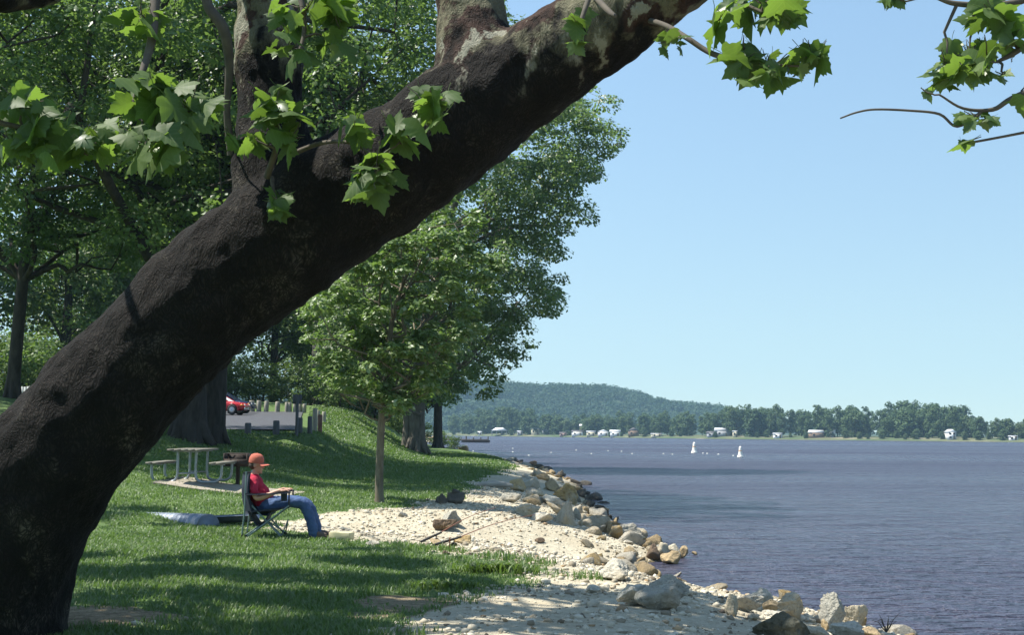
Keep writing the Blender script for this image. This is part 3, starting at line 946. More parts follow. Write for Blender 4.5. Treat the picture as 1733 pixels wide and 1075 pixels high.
# ------------------------------------------------------------------ buoys and the swim line
buoym = simple('buoy_white', (0.85, 0.83, 0.74), (0.75, 0.72, 0.62), 3, 0.5)
buoyb = simple('buoy_band', (0.75, 0.32, 0.08), None, 3, 0.5)
def on_water(px, py):
    r = ray(px, py); d = (WATER - CAM[2]) / r[2]
    return CAM + r * d
for px, py, lab in ((1175, 767, 'white cone-shaped buoy floating on the lake, the left and farther of two'), (1253, 774, 'white cone-shaped buoy floating on the lake, the right and nearer of two')):
    p = on_water(px, py)
    s = p[1] / 2166 * 19 / 1.5
    t = thing('buoy', lab, 'buoy', p, 0, 'white buoys')
    MB().lathe([(0, -.3), (.40, -.3), (.43, -.02), (.40, .16), (.34, .24)], 16).build('float', buoym, t, True)
    MB().lathe([(.34, .24), (.27, .5), (.22, .85), (.19, 1.2), (.15, 1.34), (.08, 1.42), (0, 1.43)], 16).build('cone', buoym, t, True)
    MB().lathe([(.235, .80), (.238, .81), (.228, .88), (.225, .89)], 16).build('band', buoyb, t, True)
    t.scale = (s, s, s)
fl = [(1190, 768.3), (1197, 768.7), (1216, 770), (1241, 772.3), (1138, 770), (1123, 769), (1070, 769), (1001, 769), (1029, 764), (975, 763), (933, 767), (868, 760), (868, 766), (801, 764.5), (895, 772), (1052, 765)]
fmesh = MB().ell((0, 0, 0.02), (0.13, .10, .09), 10, 6).mesh('swim_float', buoym, True)
for px, py in fl:
    o = link('swim_float', fmesh, None, on_water(px, py), rnd.uniform(0, 3))
    tag(o, 'small white float of the swimming line on the water', 'float', 'white floats of the swimming line')

# ------------------------------------------------------------------ pier, far bank of riprap
oldwood = simple('old_wood', (0.10, 0.08, 0.065), (0.17, 0.14, 0.11), 6, 0.9, 0.3)
p0 = at(752, 745, 322); p1 = at(826, 745, 322)
t = thing('pier', 'dark old wooden pier reaching into the bay beyond the cottonwood', 'pier', (p0[0], p0[1], WATER))
L = p1[0] - p0[0]
for i in range(22):
    MB().box((L * (i + .5) / 22, 0, 0.78), (L / 22 * .86, 2.2, .10)).build('plank', oldwood, t)
for i in range(7):
    for y in (-1, 1):
        MB().tube([(L * i / 6, y, -1), (L * i / 6, y, 1.25 + .3 * (i % 3 == 0))], .13, 7).build('pile', oldwood, t)
MB().box((L / 2, -1.0, .6), (L, .14, .24)).build('beam', oldwood, t)
pb = on_water(805, 749.5)
t = thing('moored_boat', 'low dark rowing boat moored against the pier', 'boat', pb)
def hull(u, v):
    x = (u - .5) * 7; w = 1.0 * (1 - abs(u - .5) ** 2 * 3.2)
    a = (v - .5) * PI
    return (x, math.sin(a) * w, 0.55 - math.cos(a) * .75 + .35 * abs(u - .5) ** 2)
MB().sheet(hull, 12, 9, .06).build('hull', oldwood, t, True)
for x in (-1.6, 1.2):
    MB().box((x, 0, .35), (.35, 1.5, .06)).build('seat', oldwood, t)

# ------------------------------------------------------------------ parking lot: posts, cars, fence
postg = simple('weathered_post', (0.36, 0.33, 0.26), (0.26, 0.24, 0.19), 9, 0.9, 0.4, stretch=(1, 1, .2))
postd = simple('dark_post', (0.085, 0.085, 0.095), (0.13, 0.13, 0.14), 9, 0.9, 0.4, stretch=(1, 1, .2))  # shade on the near posts is put into this darker, bluish colour
postr = simple('rusty_post', (0.20, 0.10, 0.07), (0.15, 0.08, 0.06), 9, 0.9, 0.3)
def post(px, ytop, ybot, d, w, mat, label, grp=None, tilt=0.0):
    p = at(px, ybot, d); z = hz(p[0], p[1]) if grp != 'lot' else p[2]
    z = max(z, p[2] - 1.5) if z > p[2] - 1.5 else z
    z = hz(p[0], p[1])
    top_ = at(px, ytop, d)[2]
    h = top_ - z
    r = w / 2166 * d / 2
    m = MB(); m.tube([(0, 0, -.3), (tilt * .5, 0, h * .5), (tilt, 0, h - r * .25), (tilt, 0, h)], [r, r, r * .98, r * .8], 10)
    o = m.build('wooden_post', mat, None, True, (p[0], p[1], z))
    tag(o, label, 'post', grp)
    return o
for px, yt, w in ((427, 678, 9), (438, 678, 8), (450, 679, 8), (469, 680, 8.5), (485, 681, 7), (490.5, 681.5, 7), (499, 682, 6), (508, 683, 7), (514.5, 684, 7)):
    post(px, yt, yt + 19, 93.2, w, postg, 'pale weathered post in the row along the back of the lot', 'pale posts along the back of the lot', rnd.uniform(-.06, .06))
post(419, 716, 752, 55.6, 11, postd, 'stout dark post on the near edge of the lot, leftmost of its row', 'dark posts along the near edge of the lot')
post(467, 712, 745, 56.6, 11, postd, 'stout dark post on the near edge of the lot, in the middle of its row', 'dark posts along the near edge of the lot')
post(507.5, 707, 738, 57.0, 8.5, postd, 'dark post close beside the tall black post at the lot corner', 'dark posts along the near edge of the lot')
post(524, 705, 736, 57.2, 8, postd, 'dark post with a pale top at the corner of the lot')
post(532.5, 691, 728, 60, 8, postg, 'tall pale weathered post at the lot corner beside a rusty one')
post(541.5, 702, 727, 61, 7.5, postr, 'short rusty red-brown post at the lot corner')
post(538, 695, 722, 66, 6.5, postg, 'slim pale post behind the rusty post')
post(548, 697, 718, 72, 7, postg, 'pale post at the grass edge, rightmost of the lot posts')
p = at(502, 736, 56.5); z = hz(p[0], p[1]); top_ = at(502, 669, 56.5)[2] - z
t = thing('sign_post', 'tall black post with a small board at its top, seen from the back', 'sign', (p[0], p[1], z))
MB().tube([(0, 0, -.3), (0, 0, top_)], .07, 8).build('pole', postd, t)
MB().box((-.02, .06, top_ - .18), (.40, .05, .42)).build('board', postd, t)

carred = simple('red_paint', (0.42, 0.018, 0.022), (0.40, 0.018, 0.022), 1, 0.25)
carblue = simple('navy_paint', (0.012, 0.018, 0.06), None, 1, 0.25)
tyrem = simple('tyre_rubber', (0.02, 0.02, 0.02), None, 1, 0.8)
rimm = simple('rim_alloy', (0.55, 0.55, 0.55), None, 1, 0.35, metal=0.6)
glassd = simple('car_glass', (0.03, 0.04, 0.05), None, 1, 0.08)
shade = simple('white_windscreen', (0.75, 0.78, 0.78), None, 1, 0.4)  # plain white for the red car's windscreen
lampm = simple('lamp_lens', (0.75, 0.74, 0.68), None, 1, 0.15)
amber = simple('amber_lens', (0.75, 0.30, 0.02), None, 1, 0.2)
chrome = simple('chrome', (0.7, 0.7, 0.7), None, 1, 0.2, metal=0.9)
def car(x, y, z, rz, paint, label, name='parked_car'):
    """nose towards +x: wheels on the ground, lower body with arches, greenhouse"""
    t = thing(name, label, 'car', (x, y, z), rz)
    # lower body as lofted sections
    sec = [(-2.05, .45, .72, .66), (-1.95, .34, .86, .76), (-1.3, .26, .92, .83), (0, .24, .90, .85), (.9, .26, .88, .84), (1.6, .30, .80, .80), (1.98, .36, .70, .72), (2.08, .44, .60, .62)]
    V = []
    for (sx, zl, zh, w) in sec:
        V += [(sx, -w * .92, zl), (sx, -w, zl + .12), (sx, -w, zh - .16), (sx, -w * .86, zh), (sx, w * .86, zh), (sx, w, zh - .16), (sx, w, zl + .12), (sx, w * .92, zl)]
    F = []
    for i in range(len(sec) - 1):
        for j in range(8):
            a = i * 8 + j; b = i * 8 + (j + 1) % 8
            F.append([a, a + 8, b + 8, b])
    m = MB().add(V, F)
    m.add(np.array(V[:8]), [[0, 1, 2, 3], [0, 3, 4, 7], [7, 4, 5, 6]]); m.add(np.array(V[-8:]), [[3, 2, 1, 0], [7, 4, 3, 0], [6, 5, 4, 7]])
    m.build('body', paint, t, True)
    # greenhouse
    G = [(-1.75, .88, .70), (-1.05, 1.36, .56), (.05, 1.40, .56), (.95, .87, .70)]
    V = []
    for (sx, zz, w) in G:
        V += [(sx, -w, zz), (sx, w, zz)]
    V += [(-1.75, -.76, .86), (.95, -.76, .86), (-1.75, .76, .86), (.95, .76, .86)]
    m = MB().add(V, [[2, 4, 5, 3], [4, 5, 3, 2]][:1]); m.build('roof', paint, t)
    g = MB().add(np.array(V) + [0, 0, -.012], [[8, 9, 6, 4], [8, 4, 2, 0], [10, 3, 5, 7], [10, 7, 11, 11], [0, 2, 3, 1]]); g.build('side_glass', glassd, t)
    MB().add(np.array(V)[[4, 6, 7, 5]], [[0, 1, 2, 3]]).build('windscreen', glassd if paint is carblue else shade, t)
    for s in (-1, 1):
        for (a, b) in ((2, 0), (4, 6)):
            q0 = np.array(V[a + (s > 0)]); q1 = np.array(V[b + (s > 0)])
            MB().tube([q0, q1], .045, 6).build('pillar', paint, t)
        for wx in (-1.28, 1.30):
            w = MB().lathe([(.19, -.1), (.30, -.1), (.325, -.06), (.325, .06), (.30, .1), (.19, .1)], 20, (0, 0, 0), 'y').build('wheel', tyrem, t, True, (wx, s * .78, .325))
            MB().lathe([(0, -.085), (.10, -.105), (.20, -.09), (.21, -.06), (.21, .06), (.20, .09), (.10, .105), (0, .085)], 14, (0, 0, 0), 'y').build('rim', rimm, w, True)
            a = MB()
            an = np.linspace(-.15, PI + .15, 12)
            a.tube(np.c_[.385 * np.cos(an), np.zeros(12), .385 * np.sin(an)], .05, 5)
            a.build('wheel_arch', paint, t, True, (wx, s * .80, .325))
        MB().ell((2.0, s * .50, .60), (.10, .13, .10), 10, 6).build('headlight', lampm, t, True)
        MB().box((1.90, s * .735, .62), (.18, .05, .09)).build('turn_lamp', amber, t)
        MB().box((.55, s * .90, .93), (.14, .16, .10)).build('mirror', paint, t)
        MB().box((-2.06, s * .52, .66), (.06, .26, .14)).build('tail_light', carred, t)
    MB().box((2.06, 0, .40), (.12, 1.30, .14)).build('bumper', chrome if paint is carred else paint, t)
    MB().box((-2.06, 0, .42), (.10, 1.36, .14)).build('bumper', paint, t)
    return t
p = at(400, 692, 83)
car(p[0] - 1.28, p[1], lot_z(p[1]) + .004, math.radians(-6), carred, 'red car with white windscreen, its nose poking out past the dark trunk')
p = at(420, 690, 88)
car(p[0] - 1.65, p[1], lot_z(p[1]) + .004, math.radians(-3), carblue, 'navy blue car parked beyond the red car, only its nose showing')

fencew = simple('fence_white', (0.40, 0.41, 0.40), (0.32, 0.33, 0.32), 4, 0.8)
fp = at(42, 680, 70); fzz = hz(fp[0], fp[1])
t = thing('picket_fence', 'pale board fence beyond the slim dark tree trunk at the left', 'fence', (fp[0] - .5, fp[1], at(42, 681, 70)[2] - .1))
pick = MB().box((0, 0, .45), (.125, .03, 1.0)).mesh('fence_board', fencew)
for i in range(30):
    o = link('fence_board', pick, t, (i * .16, 0, rnd.uniform(-.02, .02)))
for z in (.25, .72):
    MB().box((2.3, .05, z), (4.9, .05, .09)).build('rail', fencew, t)
for x in (0, 2.3, 4.7):
    MB().box((x, .12, .2), (.1, .1, 1.4)).build('post', fencew, t)

# ------------------------------------------------------------------ the leaning sycamore
m, nt, bs = nodes('sycamore_bark')
tc = nt.nodes.new('ShaderNodeTexCoord')
sep = nt.nodes.new('ShaderNodeSeparateXYZ'); nt.links.new(tc.outputs['Object'], sep.inputs[0])
v1 = coords(nt, (1, 1, 0.55))
fine = tex(nt, v1, 17, 6, 0.7); mid = tex(nt, v1, 5, 5, 0.6); big = tex(nt, coords(nt), 2.6, 4, 0.6)
vor = nt.nodes.new('ShaderNodeTexVoronoi'); vor.feature = 'DISTANCE_TO_EDGE'; vor.inputs['Scale'].default_value = 34
dm = N(nt, 'ShaderNodeVectorMath', operation='MULTIPLY_ADD'); dm.inputs[1].default_value = (0.35, .35, .35)
nn_ = nt.nodes.new('ShaderNodeTexNoise'); nn_.inputs['Scale'].default_value = 6
nt.links.new(v1, nn_.inputs['Vector'])
nt.links.new(nn_.outputs['Color'], dm.inputs[0]); nt.links.new(v1, dm.inputs[2]); nt.links.new(dm.outputs[0], vor.inputs['Vector'])
crack = ramp(nt, vor.outputs['Distance'], [(0.0, 0.0), (0.35, 1.0)])
low = mixc(nt, ramp(nt, mid, [(0.35, 0), (0.65, 1)]), (0.006, 0.005, 0.0045), (0.026, 0.021, 0.017))
low = mixc(nt, ramp(nt, big, [(0.55, 0), (0.72, 1)]), low, mixc(nt, ramp(nt, fine, [(0.42, 0), (0.58, 1)]), (0.022, 0.018, 0.015), (0.13, 0.115, 0.09)))
low = mixc(nt, crack, (0.005, 0.0042, 0.0035), low)
up_ = mixc(nt, ramp(nt, big, [(0.46, 0), (0.50, 1)]), (0.055, 0.032, 0.024), (0.145, 0.135, 0.085))
up_ = mixc(nt, ramp(nt, mid, [(0.58, 0), (0.61, 1)]), up_, (0.26, 0.25, 0.19))
zr = N(nt, 'ShaderNodeMath', operation='MULTIPLY_ADD'); zr.inputs[1].default_value = 0.9
nt.links.new(sep.outputs[2], zr.inputs[0])
zn = N(nt, 'ShaderNodeMath', operation='MULTIPLY_ADD'); zn.inputs[1].default_value = 2.0; zn.inputs[2].default_value = -4.75
nt.links.new(mid, zn.inputs[0]); nt.links.new(zn.outputs[0], zr.inputs[2])
zmask = ramp(nt, zr.outputs[0], [(0.0, 0), (0.3, 1)])
nt.links.new(mixc(nt, zmask, low, up_), bs.inputs['Base Color'])
bs.inputs['Roughness'].default_value = 0.9
bs.inputs['Specular IOR Level'].default_value = 0.2
n1 = bump(nt, bs, mid, 0.9, 0.07)
n2 = bump(nt, bs, fine, 1.0, 0.035, n1)
bump(nt, bs, crack, 0.5, 0.016, n2)
syc_bark = m

def pxl(rows):
    """rows of (px, py, half width in px, depth) -> x, y, z, radius"""
    return np.array([[*at(a, b, d), hw / FPX * d] for a, b, hw, d in rows])
T_main = pxl([(-50, 1180, 185, 9.9), (-46, 1085, 158, 9.85), (-15, 960, 140, 9.75), (50, 840, 122, 9.65), (140, 720, 112, 9.55), (265, 590, 106, 9.5), (410, 455, 109, 9.45), (540, 362, 113, 9.4), (668, 283, 104, 9.3),
              (783, 200, 97, 9.2), (930, 102, 85, 9.0), (1015, 50, 80, 8.9), (1120, -25, 72, 8.7), (1260, -130, 60, 8.4), (1420, -260, 48, 8.0), (1600, -460, 34, 7.6), (1720, -700, 18, 7.3)])
T_2 = pxl([(500, 410, 95, 9.45), (466, 310, 78, 9.5), (457, 200, 61, 9.6), (455, 60, 57, 9.7), (448, -80, 53, 9.8), (420, -320, 44, 10.2), (330, -640, 30, 10.8), (250, -900, 14, 11.2)])
T_3 = pxl([(790, 215, 85, 9.2), (806, 110, 70, 9.2), (798, 20, 62, 9.3), (796, -80, 57, 9.4), (800, -320, 46, 9.6), (860, -640, 32, 9.8), (900, -950, 14, 9.9)])
T_4 = pxl([(440, -150, 44, 9.8), (330, -140, 40, 9.3), (200, -85, 37, 8.8), (110, -45, 35, 8.4), (20, -18, 37, 8.0), (-90, -30, 33, 7.6), (-260, -140, 24, 7.2), (-420, -320, 12, 7.0)])
syc_base = np.array([T_main[1][0], T_main[1][1], hz(T_main[1][0], T_main[1][1])])
syc = thing('sycamore_tree', 'massive dark sycamore leaning right across the whole foreground, with forked limbs and lobed leaves', 'tree', syc_base)
mbk = MB()
for T in (T_main, T_2, T_3, T_4):
    sp = spline(T, 7)
    mbk.tube(sp[:, :3] - syc_base, np.maximum(sp[:, 3], .02), 28)
for k in range(6):   # root flare
    an = k * PI / 3 + .4
    if abs(math.cos(an) - 1) < .5: continue
    r0 = T_main[1][3]
    mbk.tube([(r0 * .55 * math.cos(an), r0 * .55 * math.sin(an), .55), (r0 * .95 * math.cos(an), r0 * .95 * math.sin(an), .12), (r0 * 1.5 * math.cos(an), r0 * 1.5 * math.sin(an), -.2)], [r0 * .35, r0 * .3, r0 * .18], 10)
tm = remeshed(mbk, 'trunk', 0.032, syc_bark, 6, 0.5)
nv = len(tm.vertices)
co = np.empty(nv * 3, np.float32); tm.vertices.foreach_get('co', co); co = co.reshape(-1, 3)
no = np.empty(nv * 3, np.float32); tm.vertices.foreach_get('normal', no); no = no.reshape(-1, 3)
dsp = np.array([0.035 * noise.noise(Vector(c) * 1.9) + 0.028 * noise.noise(Vector(c) * 5.0) + 0.013 * noise.noise(Vector((c[0] * 15, c[1] * 15, c[2] * 9))) for c in co.tolist()])
co = co + no * dsp[:, None]
tm.vertices.foreach_set('co', co.astype(np.float32).ravel())
tm.update()
link('trunk', tm, syc)
twig_m = simple('twig_bark', (0.10, 0.085, 0.06), (0.06, 0.05, 0.04), 14, 0.9)
LF_syc = leafmat('leaf_sycamore', [(0.0, (0.045, 0.085, 0.026)), (0.5, (0.070, 0.120, 0.034)), (0.85, (0.105, 0.160, 0.052)), (1.0, (0.17, 0.22, 0.10))], 0.46, (0.19, 0.32, 0.04), 0.55, 0.30, objvar=True)
LF_sycm = leafmat('leaf_sycamore_mass', [(0.0, (0.05, 0.095, 0.022)), (0.6, (0.085, 0.14, 0.032)), (1.0, (0.14, 0.19, 0.06))], 0.30, (0.14, 0.24, 0.03), 0.42, 0.45)
nt = LF_syc.node_tree
bs = nt.nodes['Principled BSDF']
tc_ = nt.nodes.new('ShaderNodeTexCoord'); sx_ = nt.nodes.new('ShaderNodeSeparateXYZ'); nt.links.new(tc_.outputs['Object'], sx_.inputs[0])
ab_ = N(nt, 'ShaderNodeMath', operation='ABSOLUTE'); nt.links.new(sx_.outputs[0], ab_.inputs[0])
sd_ = N(nt, 'ShaderNodeMath', operation='MULTIPLY_ADD'); sd_.inputs[1].default_value = -.85; nt.links.new(ab_.outputs[0], sd_.inputs[0]); nt.links.new(sx_.outputs[1], sd_.inputs[2])
wv_ = N(nt, 'ShaderNodeMath', operation='PINGPONG'); wv_.inputs[1].default_value = .09; nt.links.new(sd_.outputs[0], wv_.inputs[0])
mn_ = N(nt, 'ShaderNodeMath', operation='MINIMUM'); nt.links.new(ab_.outputs[0], mn_.inputs[0]); nt.links.new(wv_.outputs[0], mn_.inputs[1])
old_ = bs.inputs['Base Color'].links[0].from_socket
nt.links.new(mixc(nt, ramp(nt, mn_.outputs[0], [(0.005, .35), (0.02, 0)]), old_, (.20, .25, .10)), bs.inputs['Base Color'])
half = [(0, 0), (.10, -.10), (.26, -.13), (.42, -.05), (.37, .08), (.47, .16), (.50, .27), (.66, .40), (.49, .42), (.43, .50), (.29, .49), (.31, .62), (.24, .66), (.22, .79), (.12, .84), (0, 1.06)]
def leaf_mesh(curl, droop, seed):
    r = random.Random(seed)
    out = half + [(-x * r.uniform(.9, 1.06), y) for x, y in half[-2:0:-1]]
    V = [(0, .36, .035)]
    for x, y in out:
        V.append((x, y, -curl * abs(x) - droop * max(y - .2, 0) ** 2 * .8 + r.uniform(-.03, .03)))
    n = len(out)
    F = [[0, 1 + i, 1 + (i + 1) % n] for i in range(n)]
    mb = MB().add(V, F)
    mb.tube([(0, 0, 0), (.02, -.2, .03), (.0, -.42, .09)], .012, 3, False)
    return mb.mesh('leaf', LF_syc)
leafs = [leaf_mesh(.15, .15, 1), leaf_mesh(.42, .30, 2), leaf_mesh(.28, .6, 3), leaf_mesh(-.2, .35, 4), leaf_mesh(.62, .15, 5)]
rng = np.random.default_rng(314)
ALLLEAF = []
def syc_branch(rows, clusters, name='branch'):
    """a thin branch through (px, py, half width, depth) rows; its leaves in (cx, cy, rx, ry, depth, n, size px) groups"""
    sp = spline(pxl(rows), 5)
    mb = MB(); mb.tube(sp[:, :3] - syc_base, sp[:, 3], 7)
    todo = []
    for cx, cy, rx, ry, d, n, sz in clusters:
        cen = at(cx, cy, d)
        k = np.argmin(np.linalg.norm(sp[:, :3] - cen, axis=1))
        hub = cen + np.array([0, 0, .02])
        if np.linalg.norm(sp[k, :3] - hub) > .05:
            mb.tube(wiggle(sp[k, :3] - syc_base, hub - syc_base, rng, 4, .2), np.linspace(min(sp[k, 3], .011), .004, 4), 5, False)
        n = int(round(n * 1.35)) if n > 2 else n
        for i in range(n):
            while True:
                a, b = rng.uniform(-1, 1, 2)
                if a * a + b * b < 1: break
            p = at(cx + a * rx, cy + b * ry, d + rng.uniform(-1, 1) * max(rx, ry) / FPX * d)
            s = sz / FPX * d * rng.choice([.42, .55, .68, .8, .92, 1.0, 1.08])
            tipd = np.array([a * .9 + rng.normal() * .45, rng.normal() * .6, -0.45 + b * -.3 + rng.normal() * .3])
            nrm = np.array([-.15 + rng.normal() * .45, -.35 + rng.normal() * .45, .75 + rng.normal() * .25])
            tipd /= np.linalg.norm(tipd)
            nrm -= tipd * np.dot(nrm, tipd); nrm /= np.linalg.norm(nrm)
            xa = np.cross(tipd, nrm)
            M = Matrix(np.c_[np.r_[np.c_[xa, tipd, nrm] * s, [[0, 0, 0]]], np.r_[p - tipd * s * .5 - syc_base, 1]].tolist())
            todo.append((s, M))
            if i % 2 == 0:
                st = p - tipd * s * .9
                mb.tube(wiggle(hub - syc_base, st - syc_base, rng, 4, .15), np.linspace(.0045, .0025, 4), 4, False)
    o = mb.build(name, twig_m, syc, True)
    ALLLEAF.extend((s, M, int(rng.integers(0, 5)), o) for s, M in todo)
syc_branch([(300, -190, 14, 8.8), (268, -40, 10, 8.5), (258, 60, 8, 8.3), (240, 125, 6, 8.1), (222, 190, 3, 8.0)],
           [(240, 30, 42, 42, 8.3, 9, 52), (262, 170, 66, 44, 8.0, 17, 62), (318, 195, 45, 55, 8.0, 15, 62), (245, 245, 60, 40, 7.9, 13, 58)])
syc_branch([(-190, 110, 9, 7.6), (-60, 190, 6, 7.6), (60, 222, 4, 7.7), (150, 262, 2.5, 7.8)],
           [(35, 185, 55, 35, 7.6, 11, 62), (85, 240, 70, 42, 7.7, 18, 60), (150, 235, 55, 35, 7.8, 13, 56), (20, 250, 35, 30, 7.6, 4, 56)])
syc_branch([(360, -90, 9, 9.2), (350, 0, 9, 9.1), (378, 48, 10, 9.1), (388, 110, 8, 9.2), (384, 190, 6, 9.3), (392, 262, 8, 9.4)], [(395, 245, 22, 18, 8.9, 3, 44)])
syc_branch([(470, -120, 8, 8.9), (505, -20, 6, 8.7), (515, 50, 4, 8.6), (500, 110, 3, 8.5)],
           [(520, 20, 70, 38, 8.6, 14, 58), (495, 85, 42, 32, 8.5, 8, 52), (575, 60, 36, 40, 8.6, 7, 52)])
syc_branch([(452, 300, 6, 8.9), (470, 240, 5, 8.7), (465, 200, 3, 8.6)], [(465, 190, 54, 40, 8.6, 16, 54), (430, 240, 36, 20, 8.7, 4, 46), (490, 240, 25, 28, 8.6, 4, 46)])
syc_branch([(490, 262, 5, 9.0), (545, 242, 4, 8.7), (595, 242, 3, 8.5), (640, 268, 2, 8.3)],
           [(632, 300, 52, 32, 8.2, 16, 60), (600, 225, 36, 26, 8.4, 7, 46), (680, 240, 24, 36, 8.3, 6, 46)])
syc_branch([(640, 268, 3, 8.5), (690, 230, 4, 8.3), (725, 160, 3, 8.2)], [(728, 180, 28, 48, 8.1, 13, 56)])
syc_branch([(460, 300, 4, 8.9), (462, 318, 3, 8.8), (470, 350, 2, 8.7)], [(472, 345, 22, 24, 8.7, 5, 48)])
syc_branch([(1010, -40, 6, 8.2), (985, 30, 4, 8.0), (980, 60, 3, 8.0)], [(983, 52, 18, 32, 8.0, 6, 42)])
syc_branch([(1000, -14, 5, 8.7), (1020, 8, 5.5, 8.4), (1034, 22, 5, 8.25), (1042, 27, 3, 8.2)], [])
syc_branch([(1180, -70, 7, 8.3), (1230, -10, 5, 8.0), (1290, 20, 3, 7.8)], [(1290, 12, 66, 30, 7.8, 18, 60), (1205, 52, 14, 22, 7.9, 3, 56), (1335, 10, 28, 22, 7.8, 5, 52)])
syc_branch([(1060, 25, 5, 8.95), (1120, 40, 5, 8.4), (1160, 62, 5, 8.1), (1195, 85, 5, 8.0), (1225, 96, 5, 7.9), (1290, 108, 3, 7.8), (1370, 112, 2, 7.7)],
           [(1140, 72, 34, 18, 8.1, 7, 34), (1260, 100, 38, 26, 7.8, 10, 50), (1300, 122, 50, 28, 7.7, 10, 52), (1365, 102, 34, 24, 7.7, 9, 52)])
# right-hand spray: hangs from a limb beyond the frame
syc_branch([(1640, -210, 12, 7.3), (1780, -60, 9, 7.1), (1745, -8, 7, 7.0), (1690, 8, 6, 7.0), (1620, 6, 5, 7.0), (1585, -4, 3, 7.0)],
           [(1680, 40, 46, 40, 7.0, 14, 52), (1640, 100, 40, 44, 7.0, 16, 52), (1600, 128, 28, 24, 7.0, 7, 48), (1508, 0, 18, 6, 7.0, 4, 40)])
syc_branch([(1830, 20, 8, 6.9), (1760, 60, 6, 6.9), (1715, 90, 5, 6.9), (1690, 103, 3, 6.9)], [(1672, 112, 24, 32, 6.8, 6, 48), (1715, 70, 26, 28, 6.9, 5, 44), (1700, 130, 16, 14, 6.8, 2, 44)])
syc_branch([(1800, 130, 7, 6.8), (1715, 165, 5, 6.8), (1680, 185, 4, 6.8), (1630, 183, 2.5, 6.8), (1590, 160, 1.8, 6.8)], [(1655, 205, 36, 14, 6.8, 8, 32), (1728, 160, 10, 24, 6.8, 2, 46), (1570, 163, 3, 3, 6.8, 1, 26)])
syc_branch([(1422, 200, 1.4, 6.8), (1450, 190, 1.8, 6.8), (1482, 185, 2, 6.8), (1540, 187, 2.2, 6.8), (1590, 193, 2.4, 6.8), (1620, 214, 2.4, 6.8), (1660, 190, 3, 6.8)], [])
syc_branch([(1825, 205, 3.5, 6.8), (1733, 224, 2.5, 6.8), (1660, 238, 2.2, 6.8), (1645, 240, 2, 6.8)], [(1628, 243, 8, 5, 6.8, 2, 46)])

ALLLEAF.sort(key=lambda q: -q[0])
for s_, M, k, o in ALLLEAF[:296]:
    lf = link('leaf', leafs[k], o)
    lf.matrix_local = M
small = MB()
for s_, M, k, o in ALLLEAF[296:]:
    me_ = leafs[k]
    c = np.array([v.co[:] for v in me_.vertices]); f = np.array([p.vertices[:] if len(p.vertices) == 3 else p.vertices[:3] for p in me_.polygons])
    M_ = np.array(M)
    small.add(c @ M_[:3, :3].T + M_[:3, 3], f)
if small.n:
    tag(small.build('small_leaves', LF_sycm, syc), kind='stuff')
# the rest of its crown stands above the frame and dapples the ground below
rng = np.random.default_rng(2718)
cl, rl = [], []
tries = 0
sh = -SUND / SUND[2]
while len(cl) < 200 and tries < 60000:
    tries += 1
    g = np.array([rng.uniform(-7.5, 7.5), rng.uniform(10.1, 17.2), 0.0])
    if g[1] > 14.6 and g[0] > -0.9: continue
    if math.sin(g[1] * 3.6 + 1.3 * math.sin(g[0] * .8 + 1)) + .7 * math.sin(g[0] * 1.9 + 1.7 * math.sin(g[1] * 1.1)) > -.05 and rng.random() < .93: continue
    z = rng.uniform(5.2, 12)
    c = g - sh * z
    r = rng.uniform(.28, .58)
    if math.hypot(c[0] - syc_base[0] - 2.0, c[1] - syc_base[1]) > 9.5: continue
    qx, qy, qd = project(c)
    mrg = (r * 1.35) / max(qd[0], .3) * FPX
    if qd[0] > 0 and -mrg < qx[0] < 1733 + mrg and -mrg < qy[0] < 1075 + mrg: continue
    cl.append(c); rl.append(r)
for k in range(14):   # unseen leaf clumps put in to shade the pipe and the ground behind the chair
    g = np.array([rng.uniform(-8.5, -3.3), rng.uniform(20.6, 23.6), -0.1])
    z = rng.uniform(9.6, 12.5)
    c = g - sh * z
    qx, qy, qd = project(c)
    r = .75
    mrg = r * 1.4 / qd[0] * FPX
    if qy[0] > -mrg and qx[0] > -mrg: continue
    cl.append(c); rl.append(r)
cl = np.array(cl); rl = np.array(rl)
V, F = clump_leaves(cl - syc_base, rl, 95, 0.2, rng, .8, .5)
tag(link('leaves', mk_mesh('leaves', V, F, LF_sycm), syc), kind='stuff')
mb = MB()
ends = np.vstack([spline(T_main, 5)[58:, :3], spline(T_2, 5)[22:, :3], spline(T_3, 5)[18:, :3], spline(T_4, 5)[22:, :3]])
for c in cl[::2]:
    e = ends[np.argmin(np.linalg.norm(ends - c, axis=1) + 2.0 * np.maximum(ends[:, 2] - c[2], 0))]
    P = wiggle(e, c, rng, 6, .2, .1)
    qx, qy, qd = project(P)
    if np.any((qd > 0) & (qx > -20) & (qx < 1753) & (qy > -15) & (qy < 1090)): continue
    mb.tube(P - syc_base, np.linspace(.05, .012, 6), 5, False)
tag(mb.build('branches', twig_m, syc, True), kind='stuff')

